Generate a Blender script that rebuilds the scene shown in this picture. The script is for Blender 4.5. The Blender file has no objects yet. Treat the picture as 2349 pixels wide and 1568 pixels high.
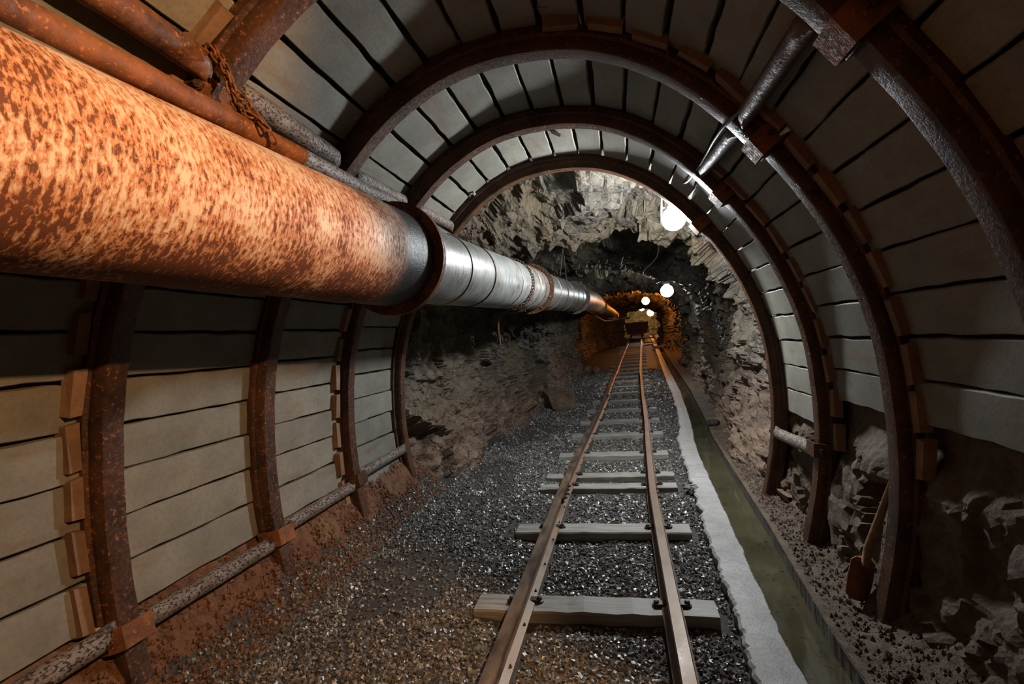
import bpy, math, random
import numpy as np
from mathutils import Vector, Matrix

random.seed(7)
RNG = np.random.default_rng(11)
SC = bpy.context.scene
COL = SC.collection

# ------------------------------------------------------------------ camera
FPX, PCX, PCY, CZ = 1200.0, 1174.5, 784.0, 1.21
def cam_axes(psi, pit, roll):
    F = np.array([-math.sin(psi), math.cos(psi), 0.0])
    R = np.array([math.cos(psi), math.sin(psi), 0.0])
    U = np.array([0.0, 0.0, 1.0])
    F, U = F * math.cos(pit) + U * math.sin(pit), U * math.cos(pit) - F * math.sin(pit)
    R, U = R * math.cos(roll) + U * math.sin(roll), U * math.cos(roll) - R * math.sin(roll)
    return R, U, F
CR, CU, CF = cam_axes(.199, -.0055, -.0697)
cam = bpy.data.objects.new('camera', bpy.data.cameras.new('camera'))
COL.objects.link(cam)
cam.data.sensor_width = 36.0
cam.data.lens = 36.0 * FPX / 2349.0
cam.data.clip_start = .02
cam.matrix_world = Matrix(((CR[0], CU[0], -CF[0], 0), (CR[1], CU[1], -CF[1], 0), (CR[2], CU[2], -CF[2], CZ), (0, 0, 0, 1)))
SC.camera = cam
def ray(x, y):
    return (x - PCX) / FPX * CR - (y - PCY) / FPX * CU + CF
def atY(x, y, Y):
    d = ray(x, y); p = d * (Y / d[1]); return (p[0], p[1], p[2] + CZ)

# ------------------------------------------------------------------ world, light, exposure
SC.view_settings.view_transform = 'Standard'
SC.view_settings.look = 'None'
SC.view_settings.gamma = 1.0
SC.view_settings.use_curve_mapping = False
SC.view_settings.exposure = 0.0
world = bpy.data.worlds.new('tunnel_air'); SC.world = world
world.use_nodes = True
world.node_tree.nodes['Background'].inputs[0].default_value = (1.0, .62, .36, 1)
world.node_tree.nodes['Background'].inputs[1].default_value = .006
LAMP1_STRENGTH = 700.0
LAMP2_STRENGTH = 120.0
LAMP_FAR_WHITE = 40.0
LAMP_FAR_WARM = 85.0
# warm bulkhead lamp on the right shoulder of the vault, behind the camera's view, facing the left wall
sl = bpy.data.lights.new('warm_work_light', 'SPOT')
sl.energy = 168.0
sl.color = (1.0, .55, .25)
sl.spot_size = math.radians(177)
sl.spot_blend = .14
sl.shadow_soft_size = .016
slo = bpy.data.objects.new('warm_work_light', sl); COL.objects.link(slo)
slo.location = (.50, .60, 1.95)
slo.rotation_euler = Vector((-.659, -.667, -.348)).to_track_quat('-Z', 'Y').to_euler()

# ------------------------------------------------------------------ helpers: objects
def link(o):
    COL.objects.link(o); return o
def tag(o, label, cat, group=None, kind=None):
    o['label'] = label; o['category'] = cat
    if group: o['group'] = group
    if kind: o['kind'] = kind
    return o
def thing(name, label, cat, loc=(0, 0, 0), group=None):
    o = link(bpy.data.objects.new(name, None)); o.location = loc
    o.empty_display_size = .05
    return tag(o, label, cat, group)
def make_mesh(name, V, F, mat, smooth=False):
    me = bpy.data.meshes.new(name)
    V = np.asarray(V, dtype=np.float64)
    if isinstance(F, np.ndarray):
        me.vertices.add(len(V)); me.vertices.foreach_set('co', V.astype(np.float32).ravel())
        n = F.shape[1]
        me.loops.add(F.size); me.loops.foreach_set('vertex_index', F.astype(np.int32).ravel())
        me.polygons.add(len(F))
        me.polygons.foreach_set('loop_start', np.arange(0, F.size, n, dtype=np.int32))
        me.update(calc_edges=True)
    else:
        me.from_pydata(V.tolist(), [], F)
    me.polygons.foreach_set('use_smooth', np.full(len(me.polygons), smooth))
    me.update(); me.validate()
    if mat: me.materials.append(mat)
    return me
def obj(name, V, F, mat, parent=None, smooth=False, loc=None):
    """mesh object from world-space vertices; origin at parent's origin or at loc"""
    V = np.asarray(V, dtype=float)
    o = bpy.data.objects.new(name, None) if False else None
    if parent is not None:
        org = np.array(world_loc(parent))
    elif loc is not None:
        org = np.array(loc, float)
    else:
        org = np.zeros(3)
    me = make_mesh(name, V - org, F, mat, smooth)
    o = link(bpy.data.objects.new(name, me))
    if parent is not None: o.parent = parent
    elif loc is not None: o.location = loc
    return o
def world_loc(o):
    v = Vector(o.location)
    while o.parent is not None:
        o = o.parent; v = v + Vector(o.location)
    return v
def place(name, me, parent, M):
    """object sharing mesh data, world matrix M, under an unrotated parent"""
    o = link(bpy.data.objects.new(name, me))
    if parent is not None:
        o.parent = parent
        M = Matrix.Translation(-world_loc(parent)) @ M
    o.matrix_local = M
    return o
class MB:
    def __init__(s): s.V = []; s.F = []
    def add(s, V, F):
        k = len(s.V); s.V += [tuple(v) for v in V]; s.F += [[i + k for i in f] for f in F]; return s
    def build(s, name, mat, parent=None, smooth=False, loc=None):
        return obj(name, s.V, s.F, mat, parent, smooth, loc)
BOXF = [[0, 3, 2, 1], [4, 5, 6, 7], [0, 1, 5, 4], [1, 2, 6, 5], [2, 3, 7, 6], [3, 0, 4, 7]]
def box(c, s, M=None):
    P = [(-1, -1, -1), (1, -1, -1), (1, 1, -1), (-1, 1, -1), (-1, -1, 1), (1, -1, 1), (1, 1, 1), (-1, 1, 1)]
    out = []
    for p in P:
        v = Vector((p[0] * s[0] / 2, p[1] * s[1] / 2, p[2] * s[2] / 2))
        if M is not None: v = M @ v
        out.append((v[0] + c[0], v[1] + c[1], v[2] + c[2]))
    return out, BOXF
def frames(P, closed=False, up=None):
    P = np.asarray(P, float); n = len(P)
    T = np.zeros_like(P)
    for i in range(n):
        a = P[(i - 1) % n] if (closed or i > 0) else P[i]
        b = P[(i + 1) % n] if (closed or i < n - 1) else P[i]
        T[i] = (b - a) / (np.linalg.norm(b - a) + 1e-12)
    ref = np.array([0, 0, 1.0]) if abs(T[0][2]) < .9 else np.array([1.0, 0, 0])
    if up is not None: ref = np.array(up, float)
    N = []
    n0 = ref - T[0] * (ref @ T[0]); n0 /= np.linalg.norm(n0)
    for i in range(n):
        n0 = n0 - T[i] * (n0 @ T[i]); n0 /= np.linalg.norm(n0)
        N.append(n0.copy())
    N = np.array(N); B = np.cross(T, N)
    return T, N, B
def tube(P, r, seg=12, caps=True, closed=False, jitter=0.0):
    P = np.asarray(P, float); n = len(P)
    r = np.full(n, r) if np.isscalar(r) else np.asarray(r, float)
    T, N, B = frames(P, closed)
    V = []
    for i in range(n):
        for k in range(seg):
            a = 2 * math.pi * k / seg
            rr = r[i] * (1 + (random.uniform(-jitter, jitter) if jitter else 0))
            V.append(tuple(P[i] + rr * (math.cos(a) * N[i] + math.sin(a) * B[i])))
    F = []
    for i in range(n if closed else n - 1):
        j = (i + 1) % n
        for k in range(seg):
            k2 = (k + 1) % seg
            F.append([i * seg + k, j * seg + k, j * seg + k2, i * seg + k2][::-1])
    if caps and not closed:
        F.append(list(range(seg))[::-1] if False else list(range(seg)))
        F.append([(n - 1) * seg + k for k in range(seg)][::-1])
    return V, F
def lathe(prof, c, axis, seg=24, up=None):
    """prof: list of (along, radius) from the point c along axis"""
    ax = np.array(axis, float); ax /= np.linalg.norm(ax)
    ref = np.array([0, 0, 1.0]) if abs(ax[2]) < .9 else np.array([1.0, 0, 0])
    u = ref - ax * (ref @ ax); u /= np.linalg.norm(u); w = np.cross(ax, u)
    V = []; F = []
    for (t, r) in prof:
        for k in range(seg):
            a = 2 * math.pi * k / seg
            V.append(tuple(np.array(c) + ax * t + r * (math.cos(a) * u + math.sin(a) * w)))
    for i in range(len(prof) - 1):
        for k in range(seg):
            k2 = (k + 1) % seg
            F.append([i * seg + k, i * seg + k2, (i + 1) * seg + k2, (i + 1) * seg + k])
    F.append(list(range(seg))[::-1]); F.append([(len(prof) - 1) * seg + k for k in range(seg)])
    return V, F
def smoothstep(a, b, x):
    t = np.clip((np.asarray(x, float) - a) / (b - a), 0, 1); return t * t * (3 - 2 * t)

# ------------------------------------------------------------------ helpers: noise
def _hash(ix, iy, iz, k):
    h = (ix * 374761393 + iy * 668265263 + iz * 2147483647 % 1000003 * 69069 + k * 974711) & 0xffffffff
    h = ((h ^ (h >> 13)) * 1274126177) & 0xffffffff
    h = ((h ^ (h >> 16)) * 2246822519) & 0xffffffff
    return ((h ^ (h >> 15)) & 0xffffff) / float(0xffffff)
def vnoise(P, k=0):
    P = np.asarray(P, float); I = np.floor(P).astype(np.int64); f = P - I
    u = f * f * f * (f * (f * 6 - 15) + 10)
    out = 0
    for dx in (0, 1):
        for dy in (0, 1):
            for dz in (0, 1):
                w = (u[:, 0] if dx else 1 - u[:, 0]) * (u[:, 1] if dy else 1 - u[:, 1]) * (u[:, 2] if dz else 1 - u[:, 2])
                out = out + w * _hash(I[:, 0] + dx + 5000, I[:, 1] + dy + 5000, I[:, 2] + dz + 5000, k)
    return out * 2 - 1
def fbm(P, oct=4, k=0, gain=.5, ridged=False):
    a, s, t = 1.0, 0.0, 0.0
    P = np.asarray(P, float)
    for o in range(oct):
        n = vnoise(P * (2.03 ** o) + 17.3 * o, k + o)
        if ridged: n = 1 - 2 * np.abs(n)
        s = s + a * n; t += a; a *= gain
    return s / t
def cells(P, k=0):
    """returns F1, F2 and a per-cell random plane value (blocky facets)"""
    P = np.asarray(P, float); I = np.floor(P).astype(np.int64)
    f1 = np.full(len(P), 9.0); f2 = np.full(len(P), 9.0); val = np.zeros(len(P))
    for dx in (-1, 0, 1):
        for dy in (-1, 0, 1):
            for dz in (-1, 0, 1):
                c = I + np.array([dx, dy, dz]) + 5000
                q = np.stack([_hash(c[:, 0], c[:, 1], c[:, 2], k + j) for j in (1, 2, 3)], 1) + c - 5000
                D = P - q; d = np.sqrt((D * D).sum(1))
                g = np.stack([_hash(c[:, 0], c[:, 1], c[:, 2], k + j) - .5 for j in (4, 5, 6)], 1)
                pv = (g * D).sum(1) * 1.6 + (_hash(c[:, 0], c[:, 1], c[:, 2], k + 7) - .5)
                m = d < f1
                f2 = np.where(m, f1, np.minimum(f2, d)); val = np.where(m, pv, val); f1 = np.where(m, d, f1)
    return f1, f2, val

# ------------------------------------------------------------------ materials
class NT:
    def __init__(s, name):
        s.m = bpy.data.materials.new(name); s.m.use_nodes = True
        s.t = s.m.node_tree; s.t.nodes.clear()
        s.out = s.t.nodes.new('ShaderNodeOutputMaterial')
        s.b = s.t.nodes.new('ShaderNodeBsdfPrincipled')
        s.t.links.new(s.b.outputs[0], s.out.inputs[0])
    def n(s, typ, **kw):
        nd = s.t.nodes.new(typ)
        for k, v in kw.items():
            if isinstance(k, str) and hasattr(nd, k): setattr(nd, k, v)
        return nd
    def l(s, a, b): s.t.links.new(a, b)
    def val(s, sock, v):
        if hasattr(v, 'links') or isinstance(v, bpy.types.NodeSocket): s.l(v, sock)
        else: sock.default_value = v
    def coord(s, which='Object', scale=(1, 1, 1), rnd=False):
        c = s.n('ShaderNodeTexCoord'); o = c.outputs[which]
        if rnd:
            oi = s.n('ShaderNodeObjectInfo'); mu = s.n('ShaderNodeVectorMath', operation='MULTIPLY_ADD')
            cb = s.n('ShaderNodeCombineXYZ')
            for i in range(3): s.l(oi.outputs['Random'], cb.inputs[i])
            s.l(cb.outputs[0], mu.inputs[0]); mu.inputs[1].default_value = (31, 47, 23); s.l(o, mu.inputs[2]); o = mu.outputs[0]
        if scale != (1, 1, 1):
            mp = s.n('ShaderNodeVectorMath', operation='MULTIPLY'); s.l(o, mp.inputs[0]); mp.inputs[1].default_value = scale; o = mp.outputs[0]
        return o
    def noise(s, vec, scale, detail=6, rough=.6, dist=0.0):
        nd = s.n('ShaderNodeTexNoise'); s.l(vec, nd.inputs['Vector'])
        nd.inputs['Scale'].default_value = scale; nd.inputs['Detail'].default_value = detail
        nd.inputs['Roughness'].default_value = rough; nd.inputs['Distortion'].default_value = dist
        return nd.outputs[0]
    def voro(s, vec, scale, feature='F1', out=0):
        nd = s.n('ShaderNodeTexVoronoi', feature=feature); s.l(vec, nd.inputs['Vector']); nd.inputs['Scale'].default_value = scale
        return nd.outputs[out]
    def ramp(s, fac, stops, interp='LINEAR'):
        nd = s.n('ShaderNodeValToRGB'); cr = nd.color_ramp; cr.interpolation = interp
        while len(cr.elements) < len(stops): cr.elements.new(.5)
        for e, (p, c) in zip(cr.elements, stops):
            e.position = p; e.color = (c[0], c[1], c[2], 1) if not np.isscalar(c) else (c, c, c, 1)
        s.l(fac, nd.inputs[0]); return nd.outputs[0]
    def mix(s, fac, a, b, mode='MIX'):
        nd = s.n('ShaderNodeMix', data_type='RGBA', blend_type=mode)
        s.val(nd.inputs[0], fac)
        for sock, v in ((nd.inputs[6], a), (nd.inputs[7], b)):
            if isinstance(v, bpy.types.NodeSocket): s.l(v, sock)
            else: sock.default_value = (v[0], v[1], v[2], 1)
        return nd.outputs[2]
    def math(s, op, a, b=0.0, c=None):
        nd = s.n('ShaderNodeMath', operation=op)
        s.val(nd.inputs[0], a); s.val(nd.inputs[1], b)
        if c is not None: s.val(nd.inputs[2], c)
        return nd.outputs[0]
    def bump(s, h, strength=.5, dist=.01, normal=None):
        nd = s.n('ShaderNodeBump'); s.l(h, nd.inputs['Height']); nd.inputs['Strength'].default_value = strength
        nd.inputs['Distance'].default_value = dist
        if normal is not None: s.l(normal, nd.inputs['Normal'])
        return nd.outputs[0]
    def fin(s, col=None, rough=.7, metal=0.0, normal=None, spec=.5):
        if col is not None:
            if isinstance(col, bpy.types.NodeSocket): s.l(col, s.b.inputs['Base Color'])
            else: s.b.inputs['Base Color'].default_value = (*col, 1)
        s.val(s.b.inputs['Roughness'], rough); s.val(s.b.inputs['Metallic'], metal)
        s.b.inputs['Specular IOR Level'].default_value = spec
        if normal is not None: s.l(normal, s.b.inputs['Normal'])
        return s.m

def m_rust(name, dark, mid, flake, rough=.62, spec=.5):
    t = NT(name); c = t.coord(rnd=True)
    n1 = t.noise(c, 9, 8, .65); n2 = t.noise(c, 70, 4, .6); n3 = t.noise(c, 160, 3, .6)
    col = t.ramp(n1, [(.32, dark), (.62, mid)])
    fl = t.ramp(n2, [(.60, 0), (.68, 1)])
    col = t.mix(t.math('MULTIPLY', fl, .75), col, flake)
    h = t.math('ADD', t.math('MULTIPLY', n2, .6), t.math('MULTIPLY', n3, .5))
    r = t.ramp(n2, [(.35, rough - .22), (.7, rough + .18)])
    return t.fin(col, r, .15, t.bump(h, .55, .004), spec)
RUST = m_rust('rusted_steel', (.022, .012, .008), (.085, .036, .016), (.34, .115, .03), .5)
RUST2 = m_rust('orange_rust', (.055, .020, .008), (.24, .088, .026), (.46, .18, .055), .7)
RUSTDARK = m_rust('dark_rust', (.03, .017, .012), (.10, .045, .022), (.22, .09, .03), .6)
def m_pitted():
    t = NT('pitted_grey_pipe'); c = t.coord(rnd=True)
    n1 = t.noise(c, 10, 6, .65); n2 = t.noise(c, 75, 5, .65); pit = t.noise(t.coord(scale=(1, .55, 1), rnd=True), 120, 3, .5)
    col = t.ramp(n1, [(.35, (.13, .085, .06)), (.6, (.21, .18, .155))])
    pm = t.ramp(pit, [(.40, 1), (.47, 0)])
    col = t.mix(pm, col, (.03, .018, .012)); col = t.mix(t.ramp(n2, [(.6, 0), (.72, .7)]), col, (.30, .27, .24))
    h = t.math('SUBTRACT', t.math('ADD', t.math('MULTIPLY', n2, .8), t.math('MULTIPLY', n1, .6)), t.math('MULTIPLY', pm, .6))
    return t.fin(col, t.ramp(n2, [(.3, .35), (.7, .7)]), .1, t.bump(h, .9, .008), .5)
GALV = m_pitted()

def m_paint_pipe():
    t = NT('rust_spotted_paint')
    c = t.coord(); sp = t.n('ShaderNodeSeparateXYZ'); t.l(c, sp.inputs[0])
    ang = t.math('ARCTAN2', sp.outputs[2], sp.outputs[0])
    cb = t.n('ShaderNodeCombineXYZ'); t.l(t.math('MULTIPLY', ang, .225), cb.inputs[0]); t.l(sp.outputs[1], cb.inputs[1])
    v = cb.outputs[0]
    st = t.n('ShaderNodeVectorMath', operation='MULTIPLY'); t.l(v, st.inputs[0]); st.inputs[1].default_value = (.5, 1, 1)
    spots = t.noise(st.outputs[0], 88, 6, .66, .3)
    st2 = t.n('ShaderNodeVectorMath', operation='MULTIPLY'); t.l(v, st2.inputs[0]); st2.inputs[1].default_value = (.07, 1, 1)
    streak = t.noise(st2.outputs[0], 95, 4, .6, .1)
    big = t.noise(v, 4.2, 4, .55)
    fine = t.noise(v, 230, 3, .6)
    # bare rust gathers towards the lower side and the near flange
    low = t.ramp(sp.outputs[2], [(.0, 1), (1, 0)])
    lowm = t.math('MULTIPLY', t.math('SUBTRACT', -.08, sp.outputs[2]), 1.1)
    lowm = t.math('MAXIMUM', lowm, 0.0)
    nearm = t.math('MAXIMUM', t.math('MULTIPLY', t.math('SUBTRACT', .34, sp.outputs[1]), .28), 0.0)
    s = t.math('ADD', t.math('MULTIPLY', spots, .74), t.math('MULTIPLY', streak, .26))
    s = t.math('ADD', s, t.math('MULTIPLY', t.math('SUBTRACT', big, .5), .52))
    s = t.math('ADD', s, t.math('MULTIPLY', lowm, .8)); s = t.math('ADD', s, nearm)
    m1 = t.ramp(s, [(.44, 0), (.515, 1)])
    m2 = t.ramp(s, [(.535, 0), (.59, 1)])
    paint = t.mix(t.ramp(big, [(.35, 0), (.65, 1)]), (.66, .53, .41), (.52, .38, .26))
    orange = t.mix(fine, (.50, .20, .07), (.40, .13, .04))
    dark = t.mix(fine, (.16, .05, .018), (.09, .03, .012))
    col = t.mix(t.math('MULTIPLY', m1, .85), paint, orange); col = t.mix(m2, col, dark)
    # black bitumen collar next to the far flange
    edge = t.math('ADD', sp.outputs[1], t.math('MULTIPLY', t.math('SUBTRACT', t.noise(v, 14, 4, .6), .5), .10))
    tar = t.ramp(t.math('MULTIPLY', edge, .5), [(.765, 0), (.80, 1)])
    tn = t.noise(v, 150, 4, .65)
    col = t.mix(tar, col, t.ramp(tn, [(.4, (.012, .012, .012)), (.75, (.10, .095, .09))]))
    r = t.mix(tar, t.ramp(s, [(.4, .52), (.62, .8)]), t.ramp(tn, [(.35, .30), (.7, .55)]))
    rs = t.n('ShaderNodeSeparateColor'); t.l(r, rs.inputs[0])
    h = t.math('ADD', t.math('MULTIPLY', m1, .3), t.math('ADD', t.math('MULTIPLY', fine, .35), t.math('MULTIPLY', t.math('MULTIPLY', tn, tar), 1.4)))
    return t.fin(col, rs.outputs[0], 0.0, t.bump(h, .5, .003), .45)
PAINTPIPE = m_paint_pipe()

def m_zinc_pipe():
    t = NT('dirty_zinc_pipe')
    c = t.coord(); sp = t.n('ShaderNodeSeparateXYZ'); t.l(c, sp.inputs[0])
    ang = t.math('ARCTAN2', sp.outputs[2], sp.outputs[0])
    cb = t.n('ShaderNodeCombineXYZ'); t.l(t.math('MULTIPLY', ang, .04), cb.inputs[0]); t.l(sp.outputs[1], cb.inputs[1])
    v = cb.outputs[0]
    streak = t.noise(v, 60, 5, .65, .1); bands = t.noise(v, 3.4, 3, .5)
    cb2 = t.n('ShaderNodeCombineXYZ'); t.l(t.math('MULTIPLY', ang, .2), cb2.inputs[0]); t.l(sp.outputs[1], cb2.inputs[1])
    blot = t.noise(cb2.outputs[0], 5.5, 5, .6); fine = t.noise(cb2.outputs[0], 120, 4, .6)
    col = t.ramp(t.math('ADD', t.math('MULTIPLY', streak, .6), t.math('MULTIPLY', blot, .4)), [(.36, (.07, .055, .04)), (.5, (.27, .275, .26)), (.7, (.42, .44, .43))])
    tar = t.ramp(bands, [(.60, 0), (.635, 1)])
    col = t.mix(tar, col, t.ramp(fine, [(.4, (.02, .019, .018)), (.7, (.16, .15, .145))]))
    # rust creeping over the further lengths
    ru = t.math('MULTIPLY', t.ramp(t.math('MULTIPLY', sp.outputs[1], .1), [(.24, 0), (.34, 1)]), t.ramp(blot, [(.40, 0), (.56, 1)]))
    col = t.mix(ru, col, (.30, .13, .05))
    r = t.ramp(streak, [(.3, .5), (.7, .3)])
    return t.fin(col, r, .35, t.bump(t.math('ADD', fine, streak), .35, .003), .5)
ZINC = m_zinc_pipe()

def m_concrete(name, a, b, stain, rough=.85, bs=.35, speck=0.0):
    t = NT(name); c = t.coord(rnd=True)
    n1 = t.noise(c, 5, 6, .6); n2 = t.noise(c, 60, 6, .65); n3 = t.noise(c, 260, 3, .6)
    col = t.ramp(n1, [(.3, a), (.7, b)])
    st = t.noise(t.coord(scale=(1.2, 5, 1.2), rnd=True), 2.6, 5, .6)
    col = t.mix(t.ramp(st, [(.55, 0), (.74, .75)]), col, stain)
    col = t.mix(t.ramp(n2, [(.45, 0), (.8, .5)]), col, tuple(x * .55 for x in a))
    if speck:
        col = t.mix(t.ramp(n3, [(.56, 0), (.62, speck)]), col, (.07, .065, .06))
    oi = t.n('ShaderNodeObjectInfo'); 
    col = t.mix(1.0, col, t.ramp(oi.outputs['Random'], [(0, .82), (1, 1.08)]), 'MULTIPLY')
    h = t.math('ADD', t.math('MULTIPLY', n2, .7), t.math('MULTIPLY', n3, .35))
    return t.fin(col, rough, 0.0, t.bump(h, bs, .004), .4)
SLAB = m_concrete('lagging_concrete', (.155, .148, .120), (.235, .224, .188), (.17, .10, .045), .62)
BRICK = m_concrete('wedge_brick', (.17, .095, .055), (.28, .17, .10), (.13, .065, .035), .8)
KERB = m_concrete('kerb_concrete', (.25, .25, .245), (.42, .42, .415), (.20, .185, .16), .5, .9, .9)
APRON = m_concrete('apron_concrete', (.12, .11, .095), (.22, .205, .18), (.10, .06, .035), .6, .9, .7)
WOOD = None
def m_wood(name, a, b, d):
    t = NT(name); c = t.coord(scale=(.55, 7, 7), rnd=True)
    n1 = t.noise(c, 7, 7, .6, .4); n2 = t.noise(t.coord(rnd=True), 4, 4, .6)
    col = t.ramp(n1, [(.3, a), (.65, b)]); col = t.mix(t.ramp(n2, [(.5, 0), (.75, .6)]), col, d)
    return t.fin(col, t.ramp(n1, [(.3, .45), (.7, .72)]), 0, t.bump(n1, .5, .005), .5)
SLEEPER = m_wood('weathered_sleeper_wood', (.15, .143, .13), (.32, .308, .28), (.17, .14, .10))
HANDLE = m_wood('old_handle_wood', (.14, .08, .04), (.26, .16, .08), (.10, .06, .03))

def m_rock():
    t = NT('mine_rock'); c = t.coord()
    n1 = t.noise(c, 1.1, 7, .6); n2 = t.noise(c, 6, 8, .65); n3 = t.noise(c, 38, 6, .65)
    v = t.voro(c, 9, 'DISTANCE_TO_EDGE')
    col = t.ramp(n2, [(.28, (.028, .025, .021)), (.5, (.085, .074, .058)), (.74, (.150, .132, .098))])
    col = t.mix(t.ramp(n1, [(.46, 0), (.64, .75)]), col, (.15, .112, .06))
    red = t.noise(c, 2.3, 5, .6, .3)
    sp = t.n('ShaderNodeSeparateXYZ'); t.l(c, sp.inputs[0])
    col = t.mix(t.ramp(red, [(.60, 0), (.72, .6)]), col, (.10, .045, .024))
    foot = t.math('MULTIPLY', t.ramp(t.math('ADD', sp.outputs[2], t.math('MULTIPLY', t.math('SUBTRACT', n1, .5), 1.2)), [(.25, 1), (.95, 0)]), .75)
    col = t.mix(foot, col, t.ramp(n2, [(.3, (.085, .045, .028)), (.7, (.32, .215, .145))]))
    h = t.math('ADD', t.math('MULTIPLY', n2, 1.0), t.math('MULTIPLY', n3, .55))
    h = t.math('ADD', h, t.math('MULTIPLY', t.ramp(v, [(0, 0), (.12, 1)]), .25))
    r = t.ramp(n1, [(.35, .38), (.6, .72)])
    return t.fin(col, r, 0, t.bump(h, .8, .035), .5)
ROCK = m_rock()
def m_earth(name, a, b, c3, rough=.9):
    t = NT(name); c = t.coord()
    n1 = t.noise(c, 3, 6, .6); n2 = t.noise(c, 22, 8, .7); n3 = t.noise(c, 110, 4, .7)
    col = t.ramp(n2, [(.3, a), (.62, b)]); col = t.mix(t.ramp(n1, [(.5, 0), (.7, .7)]), col, c3)
    h = t.math('ADD', n2, t.math('MULTIPLY', n3, .5))
    return t.fin(col, t.ramp(n3, [(.3, rough - .3), (.7, rough)]), 0, t.bump(h, .8, .02), .4)
EARTH = m_earth('red_earth', (.055, .022, .010), (.20, .090, .042), (.24, .15, .085))
BACKFILL = m_earth('dark_backfill', (.035, .028, .022), (.09, .07, .05), (.06, .04, .025))
BANK = m_earth('ore_bank', (.045, .028, .018), (.15, .105, .068), (.19, .16, .125))
GRIT = m_earth('gravel_bed', (.020, .019, .018), (.075, .070, .064), (.05, .046, .04), .75)

def m_gravel():
    t = NT('wet_gravel')
    at = t.n('ShaderNodeAttribute'); at.attribute_name = 'tone'
    c = t.coord(); n = t.noise(c, 190, 3, .6)
    col = t.ramp(at.outputs['Fac'], [(0, (.045, .043, .040)), (.5, (.135, .128, .116)), (.85, (.25, .242, .225)), (1, (.26, .16, .10))])
    return t.fin(col, t.ramp(n, [(.3, .20), (.7, .45)]), 0, t.bump(n, .3, .003), .8)
GRAVEL = m_gravel()
def m_water():
    t = NT('murky_water'); c = t.coord()
    n = t.noise(t.coord(scale=(1, .25, 1)), 9, 3, .5); bits = t.noise(t.coord(scale=(1, 1.8, 1)), 26, 3, .6)
    col = t.ramp(t.noise(c, 3, 4, .5), [(.3, (.045, .040, .022)), (.7, (.085, .074, .042))])
    col = t.mix(t.ramp(bits, [(.64, 0), (.67, .85)]), col, (.02, .018, .012))
    return t.fin(col, .06, 0, t.bump(n, .12, .01), .5)
WATER = m_water()
def m_plain(name, col, rough=.5, metal=0.0):
    t = NT(name); n = t.noise(t.coord(), 40, 4, .6)
    c = t.mix(t.ramp(n, [(.4, 0), (.7, .5)]), col, tuple(x * .5 for x in col))
    return t.fin(c, rough, metal, t.bump(n, .2, .003))
STEELRAIL = None
def m_rail():
    t = NT('rail_steel'); c = t.coord(scale=(1, .35, 1))
    n1 = t.noise(c, 12, 6, .65); n2 = t.noise(t.coord(), 120, 4, .6)
    col = t.ramp(n1, [(.35, (.075, .048, .032)), (.6, (.17, .115, .075)), (.75, (.25, .19, .14))])
    return t.fin(col, t.ramp(n1, [(.3, .34), (.7, .6)]), .35, t.bump(t.math('ADD', n1, n2), .3, .003), .5)
RAIL = m_rail()
CABLE = m_plain('cable_rubber', (.10, .085, .07), .5)
DARKMETAL = m_plain('dark_iron', (.05, .04, .035), .5, .3)
PALE = m_plain('pale_timber_wedge', (.55, .53, .50), .8)
def m_emit(name, col, s):
    t = NT(name); e = t.n('ShaderNodeEmission'); e.inputs[0].default_value = (*col, 1); e.inputs[1].default_value = s
    t.l(e.outputs[0], t.out.inputs[0]); return t.m

# ------------------------------------------------------------------ tunnel geometry data
def floorz(Y):
    Y = np.asarray(Y, float)
    return np.where(Y < 9, 0, np.where(Y < 15, .02 * (Y - 9), .12 + .04 * (Y - 15)))
AX = -.338
HALF = [(-1.30, 1.195), (-1.147, 1.235), (-1.026, 1.262), (-.81, 1.305), (-.57, 1.322), (-.387, 1.318), (-.2, 1.304), (-.077, 1.284),
        (.031, 1.257), (.121, 1.230), (.277, 1.170), (.396, 1.110), (.5, 1.050), (.625, .965), (.74, .880), (.83, .803), (.92, .714),
        (1.0, .62), (1.06, .53), (1.12, .42), (1.17, .29), (1.197, .15), (1.205, 0)]
def profile():
    L = [(AX - o, z + CZ) for z, o in HALF]; Rr = [(AX + o, z + CZ) for z, o in HALF[:-1]][::-1]
    P = np.array(L + Rr)
    for _ in range(2):      # Chaikin smoothing
        Q = [P[0]]
        for a, b in zip(P[:-1], P[1:]): Q += [a * .75 + b * .25, a * .25 + b * .75]
        Q.append(P[-1]); P = np.array(Q)
    return P
PROF = profile()
def resample(P, n=None, step=None):
    d = np.r_[0, np.cumsum(np.linalg.norm(np.diff(P, axis=0), axis=1))]
    s = np.linspace(0, d[-1], n) if n else np.arange(0, d[-1], step)
    return np.stack([np.interp(s, d, P[:, k]) for k in range(P.shape[1])], 1), s
ARC, ARCS = resample(PROF, 400)
ARCT = np.gradient(ARC, axis=0); ARCT /= np.linalg.norm(ARCT, axis=1)[:, None]
ARCN = np.stack([-ARCT[:, 1], ARCT[:, 0]], 1)           # outward (left leg: -x)
def arc_at(s, off=0.0):
    p = np.array([np.interp(s, ARCS, ARC[:, k]) for k in (0, 1)])
    n = np.array([np.interp(s, ARCS, ARCN[:, k]) for k in (0, 1)]); n /= np.linalg.norm(n)
    t = np.array([n[1], -n[0]])
    return p + n * off, t, n
def s_at_z(z, side):
    h = len(ARC) // 2
    if side < 0: return float(np.interp(z, ARC[:h, 1], ARCS[:h]))
    return float(np.interp(z, ARC[h:, 1][::-1], ARCS[h:][::-1]))
ARCHY = [1.44, 2.24, 3.03, 3.84]
LAGOFF = .088
SMAX = ARCS[-1]

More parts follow.
